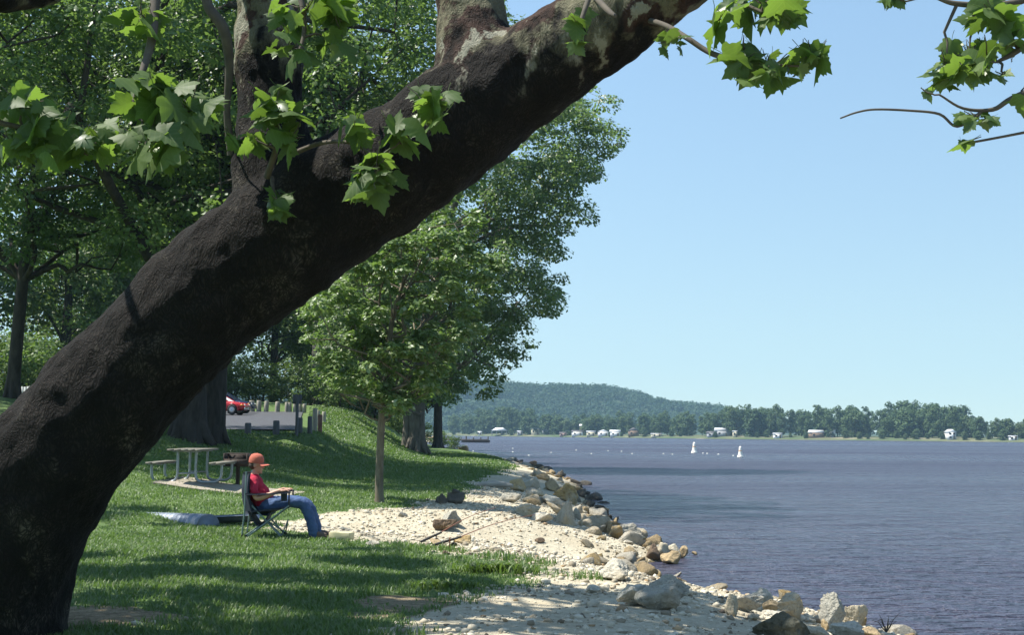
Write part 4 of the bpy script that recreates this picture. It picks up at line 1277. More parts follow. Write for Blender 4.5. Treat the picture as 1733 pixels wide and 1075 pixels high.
# ------------------------------------------------------------------ picnic table, slab, grill
tb = ground_at(310, 822)
tb[2] = hz(tb[0], tb[1])
galv = simple('galvanised_pipe', (0.30, 0.34, 0.36), (0.24, 0.27, 0.29), 8, 0.4, metal=0.55)
plankm = simple('weathered_plank', (0.215, 0.20, 0.16), (0.13, 0.12, 0.10), 14, 0.85, 0.3, stretch=(1, .1, 1))
conc = simple('pale_concrete', (0.34, 0.295, 0.235), (0.24, 0.21, 0.165), 2.5, 0.9, 0.4, .01, bscale=30)
t = thing('concrete_slab', 'pale concrete slab on the grass under the picnic table and grill', 'slab', (tb[0] + .9, tb[1] + .75, hz(tb[0] + .9, tb[1] + .75) - .02), 0)
def slab(u, v):
    x = (u - .5) * 2.9; y = (v - .5) * 2.6
    return (x, y, hz(tb[0] + .9 + x, tb[1] + .75 + y) - t.location[2] + .005)
MB().sheet(slab, 12, 12, .07).build('slab', conc, t)
zt = hz(tb[0] + .2, tb[1] + .6) + .03
t = thing('picnic_table', 'picnic table with weathered plank top and benches on bent galvanised pipes', 'table', (tb[0], tb[1], zt), math.radians(2))
for i in range(5):
    MB().box((-.30 + i * .152, .95, .735), (.142, 1.95, .045)).build('top_plank', plankm, t)
for s in (-1, 1):
    for i in range(2):
        MB().box((s * (.62 + i * .145), .95, .445), (.135, 1.95, .045)).build('bench_plank', plankm, t)
for y in (.30, 1.55):
    for s in (-1, 1):
        P = [(s * .20, y, .71), (s * .20, y, .50), (s * .20, y, .20), (s * .24, y, .08), (s * .34, y, .03), (s * .52, y, .03), (s * .66, y, .04), (s * .75, y, .12), (s * .77, y, .28), (s * .77, y, .42)]
        MB().tube(spline(P, 4), .030, 8).build('leg_pipe', galv, t, True)
        MB().box((s * .69, y, .412), (.30, .05, .02)).build('bench_bracket', galv, t)
    MB().box((0, y, .70), (.62, .05, .025)).build('top_bracket', galv, t)
MB().tube([(0, .30, .22), (0, 1.55, .22)], .02, 6).build('stretcher', galv, t)
for y in (.30, 1.55):
    MB().tube([(-.2, y, .22), (.2, y, .22)], .02, 6).build('stretcher', galv, t)

iron = simple('rusty_iron', (0.022, 0.018, 0.016), (0.05, 0.032, 0.024), 12, 0.85, 0.3)
gp = ground_at(402, 823); gz = hz(gp[0], gp[1])
t = thing('park_grill', 'dark iron park grill on a single post behind the seated person', 'grill', (gp[0], gp[1], gz))
MB().tube([(0, 0, -.2), (0, 0, .46)], .05, 8).build('post', iron, t, True)
b = MB()
b.box((-.02, 0, .47), (.56, .44, .03)); b.box((-.29, 0, .62), (.03, .44, .30)); b.box((.25, 0, .62), (.03, .44, .30)); b.box((-.02, .215, .62), (.56, .03, .30)); b.box((-.02, -.215, .55), (.56, .03, .17))
b.build('firebox', iron, t)
for i in range(7):
    MB().tube([(-.27, -.18 + i * .06, .76), (.23, -.18 + i * .06, .76)], .008, 5).build('grate_bar', iron, t)
MB().tube([(-.2, -.23, .76), (-.2, -.36, .76)], .012, 6).build('handle', iron, t)

# ------------------------------------------------------------------ camp chair and the person in it
ch = ground_at(452, 908); ch[2] = hz(ch[0], ch[1])
navy = simple('navy_canvas', (0.013, 0.018, 0.034), (0.022, 0.03, 0.05), 9, 0.8, 0.2)
tubem = simple('green_grey_tube', (0.20, 0.27, 0.26), (0.15, 0.2, 0.2), 4, 0.35, metal=0.4)
plas = simple('black_plastic', (0.018, 0.018, 0.02), None, 1, 0.5)
t = thing('camp_chair', 'dark navy folding camp chair with crossed grey-green legs on the lawn', 'chair', ch, math.radians(4))
W = .29
def back(u, v):
    y = (v - .5) * 2 * W
    x = -.23 - .13 * math.cos((v - .5) * PI) + .05 * (1 - u) - .04 * math.sin(u * PI)
    return (x, y, .33 + u * .60)
MB().sheet(back, 12, 9, .022).build('backrest', navy, t, True)
def seat(u, v):
    y = (v - .5) * 2 * W
    return (-.25 + .58 * u, y, .37 + .06 * u - .06 * math.cos((v - .5) * PI) * math.sin(PI * min(1, u + .15)))
MB().sheet(seat, 12, 9, .022).build('seat', navy, t, True)
def skirt(u, v):
    return (-.24 + .30 * u, (v - .5) * 2 * (W - .04), .36 - .22 * math.sin(u * PI) * (1 - .3 * abs(v - .5)))
MB().sheet(skirt, 10, 7, .02).build('storage_sling', navy, t, True)
for s in (-1, 1):
    y = s * W
    MB().tube([(-.27, y, .0), (.34, y + s * .02, .46)], .012, 8).build('leg', tubem, t, True)
    MB().tube([(-.20, y - s * .02, .46), (.24, y - s * .02, .0)], .012, 8).build('leg', tubem, t, True)
    MB().tube([(-.33, y, .0), (-.30, y, .35), (-.285, y, .95)], .012, 8).build('back_upright', tubem, t, True)
    MB().tube([(.335, y, .44), (.335, y, .655)], .012, 8).build('arm_post', plas, t, True)
    def arm(u, v):
        return (-.29 + .64 * u, y + (v - .5) * .09, .625 + .03 * u - .012 * math.sin(u * PI))
    MB().sheet(arm, 10, 4, .02).build('armrest', navy, t, True)
    for x in (-.33, -.27, .24):
        MB().lathe([(0, 0), (.02, 0), (.02, .04), (.012, .045)], 8, (x, y - (s * .02 if x == .24 else 0), 0)).build('foot', plas, t)
for (a, b_) in (((-.28, -W, .03), (.0, 0, .22)), ((.0, 0, .22), (.24, W, .03)), ((.24, -W, .03), (-.02, 0, .24)), ((-.02, 0, .24), (-.28, W, .03)), ((.24, -W + .02, .03), (.3, 0, .24)), ((.3, 0, .24), (.24, W - .02, .03))):
    MB().tube([a, b_], .010, 6).build('cross_brace', tubem, t, True)
MB().lathe([(.04, -.11), (.045, -.10), (.047, .0), (.05, .0)], 12, (.27, -W - .06, .64)).build('cup_holder', navy, t, True)
pm = simple('skin', (0.50, 0.27, 0.18), (0.44, 0.23, 0.15), 5, 0.55)
shirtm = simple('crimson_cotton', (0.42, 0.012, 0.045), (0.34, 0.010, 0.036), 6, 0.9, 0.25, .02, bscale=10)
jeanm = simple('blue_denim', (0.035, 0.070, 0.165), (0.065, 0.115, 0.235), 9, 0.9, 0.3, .02, bscale=12)
capm = simple('salmon_cap', (0.50, 0.135, 0.085), (0.38, 0.10, 0.065), 9, 0.9, 0.3, .01, bscale=40)
hairm = simple('brown_hair', (0.05, 0.03, 0.018), None, 20, 0.8)
shoem = simple('brown_shoe', (0.13, 0.085, 0.06), (0.09, 0.06, 0.045), 8, 0.7)
pr = thing('person', 'person in crimson shirt, jeans and salmon cap, reclining in the camp chair facing the lake', 'person', ch, math.radians(4))
def chain(mb, pts, n=12, k=4):
    sp = spline(pts, k)
    mb.tube(sp[:, :3], sp[:, 3], n)
    for q in (sp[0], sp[-1]): mb.ell(q[:3], [q[3]] * 3, 10, 6)
body = MB()
HX, HZ = -.185, 1.035
tilt = np.array(Matrix.Rotation(math.radians(6), 3, 'Y'))
def hp(x, y, z):
    return np.array([HX, 0, HZ]) + tilt @ np.array([x, y, z])
body.ell(hp(0, 0, .03), (.098, .076, .095), 18, 12)
body.ell(hp(.028, 0, -.045), (.070, .060, .082), 16, 10)
body.add(*MB().tube([hp(.088, 0, .02), hp(.112, 0, -.025), hp(.092, 0, -.036)], [.010, .017, .012], 8).arr())       # nose
body.ell(hp(.080, 0, -.10), (.026, .026, .018), 10, 6)                                                          # chin
body.ell(hp(.090, 0, -.064), (.012, .026, .007), 10, 6); body.ell(hp(.090, 0, -.077), (.012, .024, .008), 10, 6)  # lips
body.ell(hp(.086, .028, .034), (.014, .022, .010), 8, 5); body.ell(hp(.086, -.028, .034), (.014, .022, .010), 8, 5)  # brows
for s in (-1, 1): body.ell(hp(-.008, s * .078, -.01), (.022, .010, .034), 10, 6)
chain(body, [(-.185, 0, .96, .054), (-.205, 0, .88, .055), (-.21, 0, .82, .065)])
chain(body, [(-.21, 0, .80, .11), (-.17, 0, .68, .13), (-.08, 0, .55, .13), (.0, 0, .47, .13)])
for s in (-1, 1):
    chain(body, [(-.205, s * .10, .80, .07), (-.20, s * .185, .785, .056), (-.175, s * .235, .67, .046), (-.13, s * .255, .565, .040), (.02, s * .27, .605, .038), (.13, s * .275, .655, .028), (.20, s * .28, .675, .026)])
    hand = np.array([.20, s * .28, .675])
    body.ell(hand + [.045, 0, .0], (.050, .040, .019), 12, 8)
    for k, (dy, L) in enumerate(((-.030, .062), (-.010, .074), (.010, .070), (.029, .054))):
        b0 = hand + [.075, dy, .006]
        chain(body, [(*b0, .0098), (*(b0 + [L * .45, dy * .15, .002]), .0092), (*(b0 + [L * .78, dy * .2, -.014]), .0086), (*(b0 + [L * .92, dy * .2, -.036]), .0078)], 8, 3)
    th = hand + [.03, -s * .036, .0]
    chain(body, [(*th, .0115), (*(th + [.035, -s * .018, -.004]), .0105), (*(th + [.066, -s * .014, -.014]), .009)], 8, 3)
    chain(body, [(.0, s * .085, .46, .088), (.26, s * .11, .50, .074), (.53, s * .12, .47, .056), (.63, s * .125, .27, .052), (.675, s * .13, .09, .038)])
    chain(body, [(.66, s * .13, .05, .040), (.74, s * .135, .045, .036), (.84, s * .14, .028, .024)])
link('body', remeshed(body, 'body', .0075, pm, 2, .4), pr)
sh_ = MB()
chain(sh_, [(-.20, 0, .875, .062), (-.215, 0, .82, .10)])
chain(sh_, [(-.215, 0, .79, .130), (-.18, 0, .69, .150), (-.09, 0, .56, .150), (-.02, 0, .475, .150)], 16)
for s in (-1, 1):
    chain(sh_, [(-.205, s * .10, .79, .086), (-.20, s * .18, .775, .074), (-.18, s * .225, .70, .066), (-.165, s * .24, .645, .062)])
so = remeshed(sh_, 'shirt', .011, shirtm, 3, .5)
def folds(me, amp, f, sq):
    n = len(me.vertices)
    c = np.empty(n * 3, np.float32); me.vertices.foreach_get('co', c); c = c.reshape(-1, 3)
    q = np.empty(n * 3, np.float32); me.vertices.foreach_get('normal', q); q = q.reshape(-1, 3)
    dd = np.array([noise.noise(Vector((p[0] * f * sq[0] + 2 * p[2], p[1] * f * sq[1], p[2] * f * sq[2] - 3 * p[0]))) + .5 * noise.noise(Vector((p[0] * f * 2.3, p[1] * f * 2, p[2] * f * 2.6))) for p in c.tolist()])
    me.vertices.foreach_set('co', (c + q * (amp * dd)[:, None]).astype(np.float32).ravel()); me.update()
    return me
link('shirt', folds(so, .014, 9, (.6, .8, 1.4)), pr)
je = MB()
chain(je, [(-.05, 0, .43, .14), (.03, 0, .45, .145)], 16)
for s in (-1, 1):
    q = .035 if s > 0 else 0
    chain(je, [(.0, s * .085, .45, .108), (.26, s * .115, .50, .094), (.46, s * .125, .495, .082), (.55 + q, s * .125, .44, .077), (.63 + q, s * .13, .27, .073), (.672 + q, s * .135, .11, .074), (.685 + q, s * .135, .045, .076)], 14)
link('jeans', folds(remeshed(je, 'jeans', .011, jeanm, 3, .5), .013, 10, (1.3, .7, 1.1)), pr)
for s in (-1, 1):
    q = .035 if s > 0 else 0
    sm = MB(); chain(sm, [(.66 + q, s * .135, .045, .05), (.75 + q, s * .14, .04, .046), (.85 + q, s * .145, .03, .034)]); sm.box((.75 + q, s * .14, .008), (.27, .09, .016))
    link('shoe', remeshed(sm, 'shoe', .009, shoem, 2), pr)
cp = MB()
cp.lathe([(.108, -.03), (.112, .0), (.106, .05), (.084, .092), (.045, .112), (0, .117)], 22)
V, F = cp.arr(); V = (V * [1.0, .84, 1.0]) @ tilt.T + hp(-.004, 0, .058)
c_ = MB().add(V, F)
def brim(u, v):
    a = (v - .5) * 2.1
    r = .098 + .098 * u * math.cos(a * .72)
    p = np.array([math.cos(a) * r, math.sin(a) * r * .84, -.022 - .012 * u - .16 * (math.sin(a) * .5) ** 2 * u])
    return tilt @ p + hp(0, 0, .058)
c_.sheet(brim, 7, 14, .008)
c_.ell(hp(-.004, 0, .176), (.010, .010, .006), 8, 5)
c_.build('cap', capm, pr, True)
hb = MB(); hb.ell(hp(-.03, 0, -.005), (.080, .078, .062), 16, 10); hb.build('hair', hairm, pr, True)
for s in (-1, 1):
    MB().ell(hp(.080, s * .029, .013), (.011, .013, .008), 8, 6).build('eye', simple('eye_%s' % ('a' if s < 0 else 'b'), (.05, .03, .02)), pr, True)

# ------------------------------------------------------------------ drain pipe, block, fishing rods
corr = simple('corrugated_steel', (0.20, 0.235, 0.28), (0.13, 0.155, 0.19), 5, 0.55, metal=0.3)
pa = ground_at(243, 866); pe = ground_at(352, 893)
pa[2] = hz(pa[0], pa[1]) - .20; pe[2] = hz(pe[0], pe[1]) + .02
t = thing('drain_pipe', 'half-buried corrugated grey drain pipe opening behind the camp chair', 'pipe', pa)
n = 240
L = pe - pa
P = np.array([L * u for u in np.linspace(0, 1, n)])
R = .17 + .022 * np.sin(np.linspace(0, 1, n) * 2 * PI * 17)
m_ = MB().tube(P, R, 20, False)
m_.build('pipe', corr, t, True)
dr = L / np.linalg.norm(L)
MB().tube([L - dr * .03, L + dr * .01, L - dr * .02], [.182, .192, .16], 20, False).build('rim', corr, t, True)
MB().tube([L - dr * .9, L - dr * .85, L - dr * .01], [.02, .150, .150], 18, False).build('dark_bore', iron, t, True)  # dark inner tube: the shade inside the mouth is put into its colour
g2 = ground_at(392, 889)
t = thing('shade_sheet', 'dark curved sheet standing in for the pool of shade right of the pipe mouth', 'shade sheet', (g2[0], g2[1], hz(g2[0], g2[1]) + .02), math.radians(-6))  # added dark sheet in place of the pool of shade in the outlet channel
def shade_curve(u, v):
    a = (v - .5) * 2.2
    return ((u - .5) * .85, math.sin(a) * .22, .20 - math.cos(a) * .2 + .05 * u)
MB().sheet(shade_curve, 12, 10, .02).build('sheet', corr, t, True)

palew = simple('pale_timber', (0.60, 0.54, 0.32), (0.50, 0.45, 0.27), 7, 0.85, 0.3, stretch=(.2, 1, 1))
bp = ground_at(578, 914)
o = MB().box((0, 0, .06), (.34, .17, .12)).mesh('timber_block', palew)
bv = link('timber_block', o, None, (bp[0], bp[1], hz(bp[0], bp[1]) - .01), math.radians(-18))
mo = bv.modifiers.new('b', 'BEVEL'); mo.width = .012; mo.segments = 2
tag(bv, 'pale yellow timber block on the edge of the grass right of the person', 'timber block')

rodb = simple('rod_blank', (0.24, 0.085, 0.05), (0.19, 0.075, 0.05), 5, 0.5)
cork = simple('rod_grip', (0.03, 0.028, 0.026), None, 5, 0.7)
def rod(p0, p1, lab, lift):
    a = ground_at(*p0); a[2] = hz(a[0], a[1]) + .06
    b = at(p1[0], p1[1], a[1] + lift)
    t = thing('fishing_rod', lab, 'fishing rod', a)
    D = b - a
    RODS.append((a, D))
    MB().tube([D * 0, D * .12, D * .27], [.017, .019, .015], 8).build('grip', cork, t, True)
    u = np.linspace(.25, 1, 14)[:, None]
    Q = D * u; Q[:, 2] += .04 * np.sin((u[:, 0] - .25) / .75 * PI)
    MB().tube(Q, np.linspace(.0075, .0035, 14), 6).build('blank', rodb, t, True)
    d0 = D / np.linalg.norm(D)
    rr0 = MB().ell(D * .2 - np.array([0, 0, .075]), (.045, .03, .03), 10, 7); rr0.tube([D * .2, D * .2 - [0, 0, .06]], .008, 6)
    rr0.build('reel', iron, t, True)
    for k in (.4, .55, .7, .85):
        MB().lathe([(.014, -.002), (.018, 0), (.014, .002)], 8, D * k - np.array([0, 0, .01]), 'x').build('guide', iron, t)
RODS = []
rod((712, 925), (838, 860), 'fishing rod with black grip, the left and farther of the two propped over the gravel', .7)
rod((733, 931), (905, 872), 'fishing rod with black grip, the right and nearer of the two propped over the gravel', .5)
fq_ = RODS[1][0] + RODS[1][1] * .16
fs = np.array([fq_[0], fq_[1], hz(fq_[0], fq_[1])]); fh = fq_[2] - fs[2] - .015
t = thing('rod_rest', 'short rusty forked stick stuck in the gravel under the nearer rod', 'rod rest', fs)
MB().tube([(0, 0, -.1), (.0, 0, fh - .04)], .012, 6).build('stake', rodb, t)
MB().tube([(0, -.06, fh + .05), (0, -.035, fh - .02), (0, 0, fh - .04), (0, .035, fh - .02), (0, .06, fh + .05)], .009, 6).build('fork', rodb, t)

# ------------------------------------------------------------------ rocks
def rockmat(name, c1, c2, c3, sc=5):
    m, nt, bs = nodes(name)
    v = coords(nt)
    a = tex(nt, v, sc, 6, .65); b = tex(nt, v, sc * .35, 3); c = tex(nt, v, sc * 7, 3)
    oi = nt.nodes.new('ShaderNodeObjectInfo')
    col = mixc(nt, ramp(nt, a, [(.35, 0), (.65, 1)]), c1, c2)
    col = mixc(nt, ramp(nt, b, [(.5, 0), (.68, 1)]), col, c3)
    col = mixc(nt, ramp(nt, oi.outputs['Random'], [(0, 0), (1, .30)]), col, c3)
    d_ = tex(nt, v, sc * 2.3, 5, .7)
    col = mixc(nt, ramp(nt, d_, [(.30, .85), (.45, 0)]), col, tuple(q * .38 for q in c2))
    nt.links.new(col, bs.inputs['Base Color'])
    bs.inputs['Roughness'].default_value = .92
    bs.inputs['Specular IOR Level'].default_value = .25
    n1 = bump(nt, bs, a, 1.0, .09)
    n1 = bump(nt, bs, d_, .9, .04, n1)
    bump(nt, bs, c, .7, .014, n1)
    return m
RM = {'pale': rockmat('pale_limestone', (.54, .48, .36), (.40, .345, .25), (.46, .36, .21)),
      'white': rockmat('white_limestone', (.60, .56, .46), (.48, .44, .355), (.40, .35, .26)),
      'grey': rockmat('grey_limestone', (.43, .41, .34), (.29, .275, .23), (.40, .34, .25)),
      'tan': rockmat('tan_limestone', (.42, .32, .19), (.30, .23, .14), (.48, .36, .19)),
      'ochre': rockmat('ochre_limestone', (.52, .37, .15), (.42, .30, .15), (.48, .42, .30)),
      'brown': rockmat('brown_stone', (.17, .12, .08), (.10, .08, .06), (.24, .16, .09)),
      'mossy': rockmat('mossy_stone', (.13, .125, .09), (.075, .075, .05), (.20, .19, .14), 7),
      'dark': rockmat('dark_wet_stone', (.085, .080, .072), (.14, .13, .11), (.18, .15, .11))}
def ico(sub):
    import bmesh
    bm = bmesh.new(); bmesh.ops.create_icosphere(bm, subdivisions=sub, radius=1)
    V = np.array([v.co[:] for v in bm.verts]); F = np.array([[v.index for v in f.verts] for f in bm.faces])
    bm.free()
    return V, F
ICO = {s: ico(s) for s in (1, 2, 3, 4, 5)}
def rock_vf(seed, sub=3, planes=10, rough=.05, dims=(1, 1, 1)):
    r = np.random.default_rng(seed)
    V, F = ICO[sub]
    nn = r.normal(size=(planes, 3)); nn /= np.linalg.norm(nn, axis=1)[:, None]
    d = r.uniform(.42, .86, planes)
    dots = V @ nn.T
    rad = np.min(np.where(dots > 1e-3, d / np.maximum(dots, 1e-3), 9), axis=1)
    rad = np.minimum(rad, 1.3)
    ns = np.array([noise.noise(Vector((v * 2.2 + seed).tolist())) + .6 * noise.noise(Vector((v * 5.1 + seed).tolist())) + .4 * noise.noise(Vector((v * 11 + seed).tolist())) + (.25 * noise.noise(Vector((v * 23 + seed).tolist())) if sub > 4 else 0) for v in V])
    return V * (rad * (1 + rough * ns))[:, None] * np.array(dims), F
def hero_rock(px, py, w, h, mat, label, seed, depth=1.0, rot=0.0, sub=4, tiltx=0.0, name='rock', planes=12, sink=.12, custom=None):
    """a stone standing on the bank: px, py is the foot of its visible face, w x h its size in photo pixels"""
    b = ground_at(px, py)
    s = b[1] / FPX
    W, H = w * s, h * s
    V, F = (rock_vf(seed, 5 if w > 40 else sub, planes, .13 if w > 40 else .09) if custom is None else custom)
    V = V @ np.array(Matrix.Rotation(rot, 3, 'Z') @ Matrix.Rotation(tiltx, 3, 'Y')).T
    V = V - (V.max(0) + V.min(0)) / 2
    V = V / (V.max(0) - V.min(0)) * np.array([W, max(W * depth, .1), H * (1 + sink)])
    V[:, 2] += H * (1 + sink) / 2 - H * sink
    y = b[1] + W * depth * .45
    o = link(name, mk_mesh(name, V, F, RM[mat], False), None, (b[0], y, b[2]))
    tag(o, label, 'rock')
    return o
def pyramid(seed):
    V, F = ICO[4]
    nn = np.array([(-.80, -.35, .48), (.72, -.60, .36), (.2, .9, .3), (0, 0, -1), (-.3, -.9, .2), (.9, .3, .2)], float)
    nn /= np.linalg.norm(nn, axis=1)[:, None]
    d = np.array([.42, .42, .5, .6, .62, .6])
    dots = V @ nn.T
    rad = np.min(np.where(dots > 1e-3, d / np.maximum(dots, 1e-3), 9), axis=1)
    ns = np.array([noise.noise(Vector((v * 3.2 + seed).tolist())) for v in V])
    return V * (np.minimum(rad, 1.5) * (1 + .04 * ns))[:, None], F
heroes = [
 (955, 889, 42, 40, 'pale', 'pyramid-shaped pale rock with one bright and one shaded face on the riprap', 1, 1.0, dict(custom=pyramid(1))),
 (977, 880, 15, 20, 'grey', 'small upright grey rock leaning right beside the pyramid-shaped rock', 2, .8, {}),
 (1062, 911, 52, 24, 'grey', 'long flat-topped grey-green rock at the waterline', 3, .7, dict(rot=.2)),
 (1031, 905, 14, 22, 'tan', 'small upright tan rock at the left end of the long grey-green rock', 4, .8, {}),
 (1078, 918, 34, 13, 'pale', 'flat pale rock just below the long grey-green rock', 5, .8, {}),
 (1068, 951, 28, 25, 'tan', 'squarish tan rock standing on the beach left of the small rock spit', 6, .8, {}),
 (1106, 951, 24, 29, 'brown', 'dark brown upright rock at the landward end of the small rock spit', 7, .8, {}),
 (1124, 950, 24, 30, 'pale', 'rounded pale-topped rock in the middle of the small rock spit', 8, .9, {}),
 (1137, 956, 34, 22, 'tan', 'broad tan wedge-shaped rock at the front of the small rock spit', 9, .8, {}),
 (1141, 946, 24, 24, 'pale', 'pointed light tan rock behind the wedge on the small rock spit', 10, .8, {}),
 (1158, 945, 16, 20, 'tan', 'small tan rock at the tip of the small rock spit', 11, .8, {}),
 (1176, 940, 10, 6, 'tan', 'lone small stone in the water just off the rock spit', 12, .9, dict(sub=3)),
 (1025, 866, 13, 6, 'tan', 'flat lone stone in the water beside the riprap', 13, .9, dict(sub=3)),
 (1040, 985, 54, 34, 'white', 'big smooth white boulder in the middle of the near beach', 14, 1.2, dict(tiltx=.35)),
 (1078, 1028, 66, 34, 'white', 'long sloping white slab below the white boulder', 15, .9, dict(tiltx=.3)),
 (1005, 1006, 24, 14, 'white', 'small white stone left of the long sloping slab', 16, 1, {}),
 (1125, 1035, 98, 56, 'grey', 'large rounded grey boulder at the water on the near beach', 17, .8, dict(planes=9)),
 (1240, 1044, 26, 36, 'pale', 'narrow pale stone at the left end of the rock heap by the water', 18, .8, {}),
 (1286, 1030, 62, 32, 'white', 'pale flat rock topmost of the near rock heap', 19, .7, {}),
 (1270, 1040, 50, 30, 'grey', 'grey slab tilted across the front of the near rock heap', 20, .6, dict(tiltx=-.2)),
 (1306, 1045, 30, 28, 'tan', 'brownish rock in the right half of the near rock heap', 21, .8, {}),
 (1340, 1049, 46, 42, 'pale', 'creamy rock at the right end of the near rock heap', 22, .8, {}),
 (1312, 1056, 48, 18, 'white', 'flat white stone in front of the near rock heap', 23, .9, {}),
 (1276, 1052, 22, 12, 'pale', 'small pale stone wedged below the grey slab', 24, .9, {}),
 (1330, 1088, 104, 48, 'mossy', 'dark mossy boulder in shade at the bottom edge of the view', 25, .8, dict(planes=9)),
 (1412, 1070, 48, 64, 'grey', 'tall jagged grey rock leaning left at the water, bottom right', 26, .7, dict(tiltx=-.35)),
 (1452, 1072, 42, 46, 'pale', 'squarish pale grey rock right of the tall jagged rock', 27, .8, {}),
 (1436, 1064, 14, 26, 'ochre', 'slim ochre stone between the jagged rock and the squarish rock', 28, .8, {}),
 (1398, 1068, 13, 18, 'tan', 'small tan stone at the foot of the tall jagged rock', 29, .8, {}),
 (1436, 1084, 60, 26, 'white', 'low broad white rock at the bottom edge below the squarish rock', 30, .9, {}),
 (1474, 1082, 40, 18, 'tan', 'low tan rock at the bottom right end of the bank', 31, .9, {}),
 (1385, 1082, 46, 18, 'pale', 'low pale rock at the bottom edge beside the dark mossy boulder', 32, .9, {}),
 (764, 893, 34, 28, 'grey', 'rounded grey rock half buried in the gravel behind the rods', 33, .9, {}),
 (752, 900, 42, 20, 'brown', 'dark brown hollow rock below the rounded grey one by the rods', 34, .8, {}),
 (738, 929, 24, 16, 'tan', 'tan stone under the grips of the fishing rods', 35, .9, {}),
 (782, 923, 30, 16, 'ochre', 'orange-tan stone on the gravel under the nearer fishing rod', 36, .9, {}),
 (755, 940, 14, 7, 'brown', 'small reddish stone by the forked stick', 37, .9, {}),
 (681, 876, 17, 9, 'grey', 'small grey stone alone on the gravel right of the young tree', 38, .9, {}),
 (746, 853, 22, 17, 'dark', 'dark pointed stone, left of the dark pair on the gravel', 39, .8, {}),
 (771, 853, 32, 19, 'dark', 'broad dark stone, right of the dark pair on the gravel', 40, .8, {}),
 (769, 841, 13, 9, 'dark', 'small dark stone balanced on the broad dark stone', 41, .8, dict(sub=3)),
 (958, 850, 44, 32, 'ochre', 'big orange-stained rock near the water behind the pyramid-shaped rock', 42, .9, {}),
 (876, 832, 28, 22, 'ochre', 'yellow-stained rock among pale ones on the far part of the riprap', 43, .9, {}),
 (898, 832, 32, 24, 'white', 'big white rock on the riprap right of the yellow-stained one', 44, .9, {}),
 (906, 846, 34, 18, 'pale', 'pale rock with a dark gap below, in front of the big white rock', 45, .9, {}),
 (935, 832, 26, 22, 'tan', 'rounded tan rock high on the riprap left of the orange-stained one', 46, .9, {}),
 (862, 851, 40, 16, 'grey', 'flat greyish rock at the landward edge of the riprap', 47, .8, {}),
 (935, 858, 34, 18, 'white', 'slanting white slab just above the pyramid-shaped rock', 48, .8, dict(tiltx=.3)),
 (893, 876, 46, 22, 'pale', 'broad pale rock with a dark crack, left of the white slabs', 49, .8, {}),
 (918, 886, 40, 18, 'white', 'low white rock left of the pyramid-shaped rock', 50, .8, {}),
 (985, 872, 20, 12, 'pale', 'low pale stone at the water right of the pyramid-shaped rock', 51, .8, {}),
 (914, 921, 18, 10, 'brown', 'small brown stone alone on the pale gravel slope', 52, .9, {}),
 (950, 810, 8, 14, 'dark', 'dark upright stone sticking up at the water on the far riprap', 53, .8, dict(sub=3)),
 (630, 925, 26, 9, 'white', 'small white stone at the far edge of the lawn', 54, .9, dict(sub=3)),
]
for i, (px, py, w, h, mt, lab, sd, dp, kw) in enumerate(heroes):
    hero_rock(px, py, w, h, mt, lab, sd * 13 + 5, dp, **kw)
# the lone small stone perched on the broad dark one
for o in bpy.data.objects:
    if o.get('label', '').startswith('small dark stone balanced'):
        q = ground_at(771, 853); o.location = (q[0], q[1] + .14, q[2] + 15 * q[1] / FPX)
lg = ground_at(838, 826); lg[2] = hz(lg[0], lg[1])
gm_ = simple('driftwood_grey', (.38, .36, .31), (.26, .24, .20), 9, .9, .4, stretch=(.15, 1, 1))
tag(MB().tube(spline([(-.55, .1, .09), (0, 0, .11), (.55, -.15, .07)], 4), [.06, .08, .09, .10, .10, .10, .09, .08, .05], 9).build('driftwood_log', gm_, None, True, lg), 'grey driftwood log lying across the gravel before the riprap', 'log')

# the run of riprap along the water
rng = np.random.default_rng(555)
RMESH = {}
for k in range(7):
    V, F = rock_vf(900 + k, 3, 10, .07, (1, rng.uniform(.7, 1), rng.uniform(.5, .8)))
    for mt in RM:
        RMESH[k, mt] = mk_mesh('rock', V, F, RM[mt])
labs = {('far', 0): ('pale jumbled rock in the middle stretch of the riprap', 'pale rocks of the riprap'),
        ('far', 1): ('dark wet rock in the row along the waterline of the riprap', 'dark wet rocks along the water'),
        ('near', 0): ('fist-sized to head-sized stone scattered on the near beach', 'loose stones on the near beach'),
        ('near', 1): ('angular rubble stone packed along the near waterline', 'rubble along the near waterline'),
        ('bay', 0): ('far pale rock on the bank of the bay beyond the cottonwood', 'rocks on the bank of the bay')}
placed = []
def scatter_rock(x, y, s, mt, key, sink=.25):
    z = max(hz(x, y), WATER - .25)
    o = link('rock', RMESH[int(rng.integers(0, 7)), mt], None, (x, y, z + s * (.5 - sink) * .6))
    o.rotation_euler = (rng.normal() * .35, rng.normal() * .35, rng.uniform(0, 6.28))
    o.scale = (s, s * rng.uniform(.7, 1), s * rng.uniform(.6, 1))
    lab, grp = labs[key]
    if key[0] != 'bay':
        a_, b_, _ = project(np.array([x, y, z]))
        near = min(heroes[:55], key=lambda q: (q[0] - a_[0]) ** 2 + 4 * (q[1] - b_[0]) ** 2)
        nm = ' '.join(near[5].split()[:4]) if near[0] != 955 else 'pyramid-shaped pale rock'
        side = ('right' if a_[0] > near[0] else 'left') + (' and above' if b_[0] < near[1] - 3 else '')
        lab = '%s %s, %s of the %s' % (mt, 'beach rubble stone' if key[0] == 'near' else 'riprap rock' if key[1] == 0 else 'wet waterline rock', side, nm)
    tag(o, lab, 'rock', grp)
mats_p = ['pale', 'pale', 'white', 'pale', 'tan', 'grey', 'white', 'ochre', 'tan']
n = 0
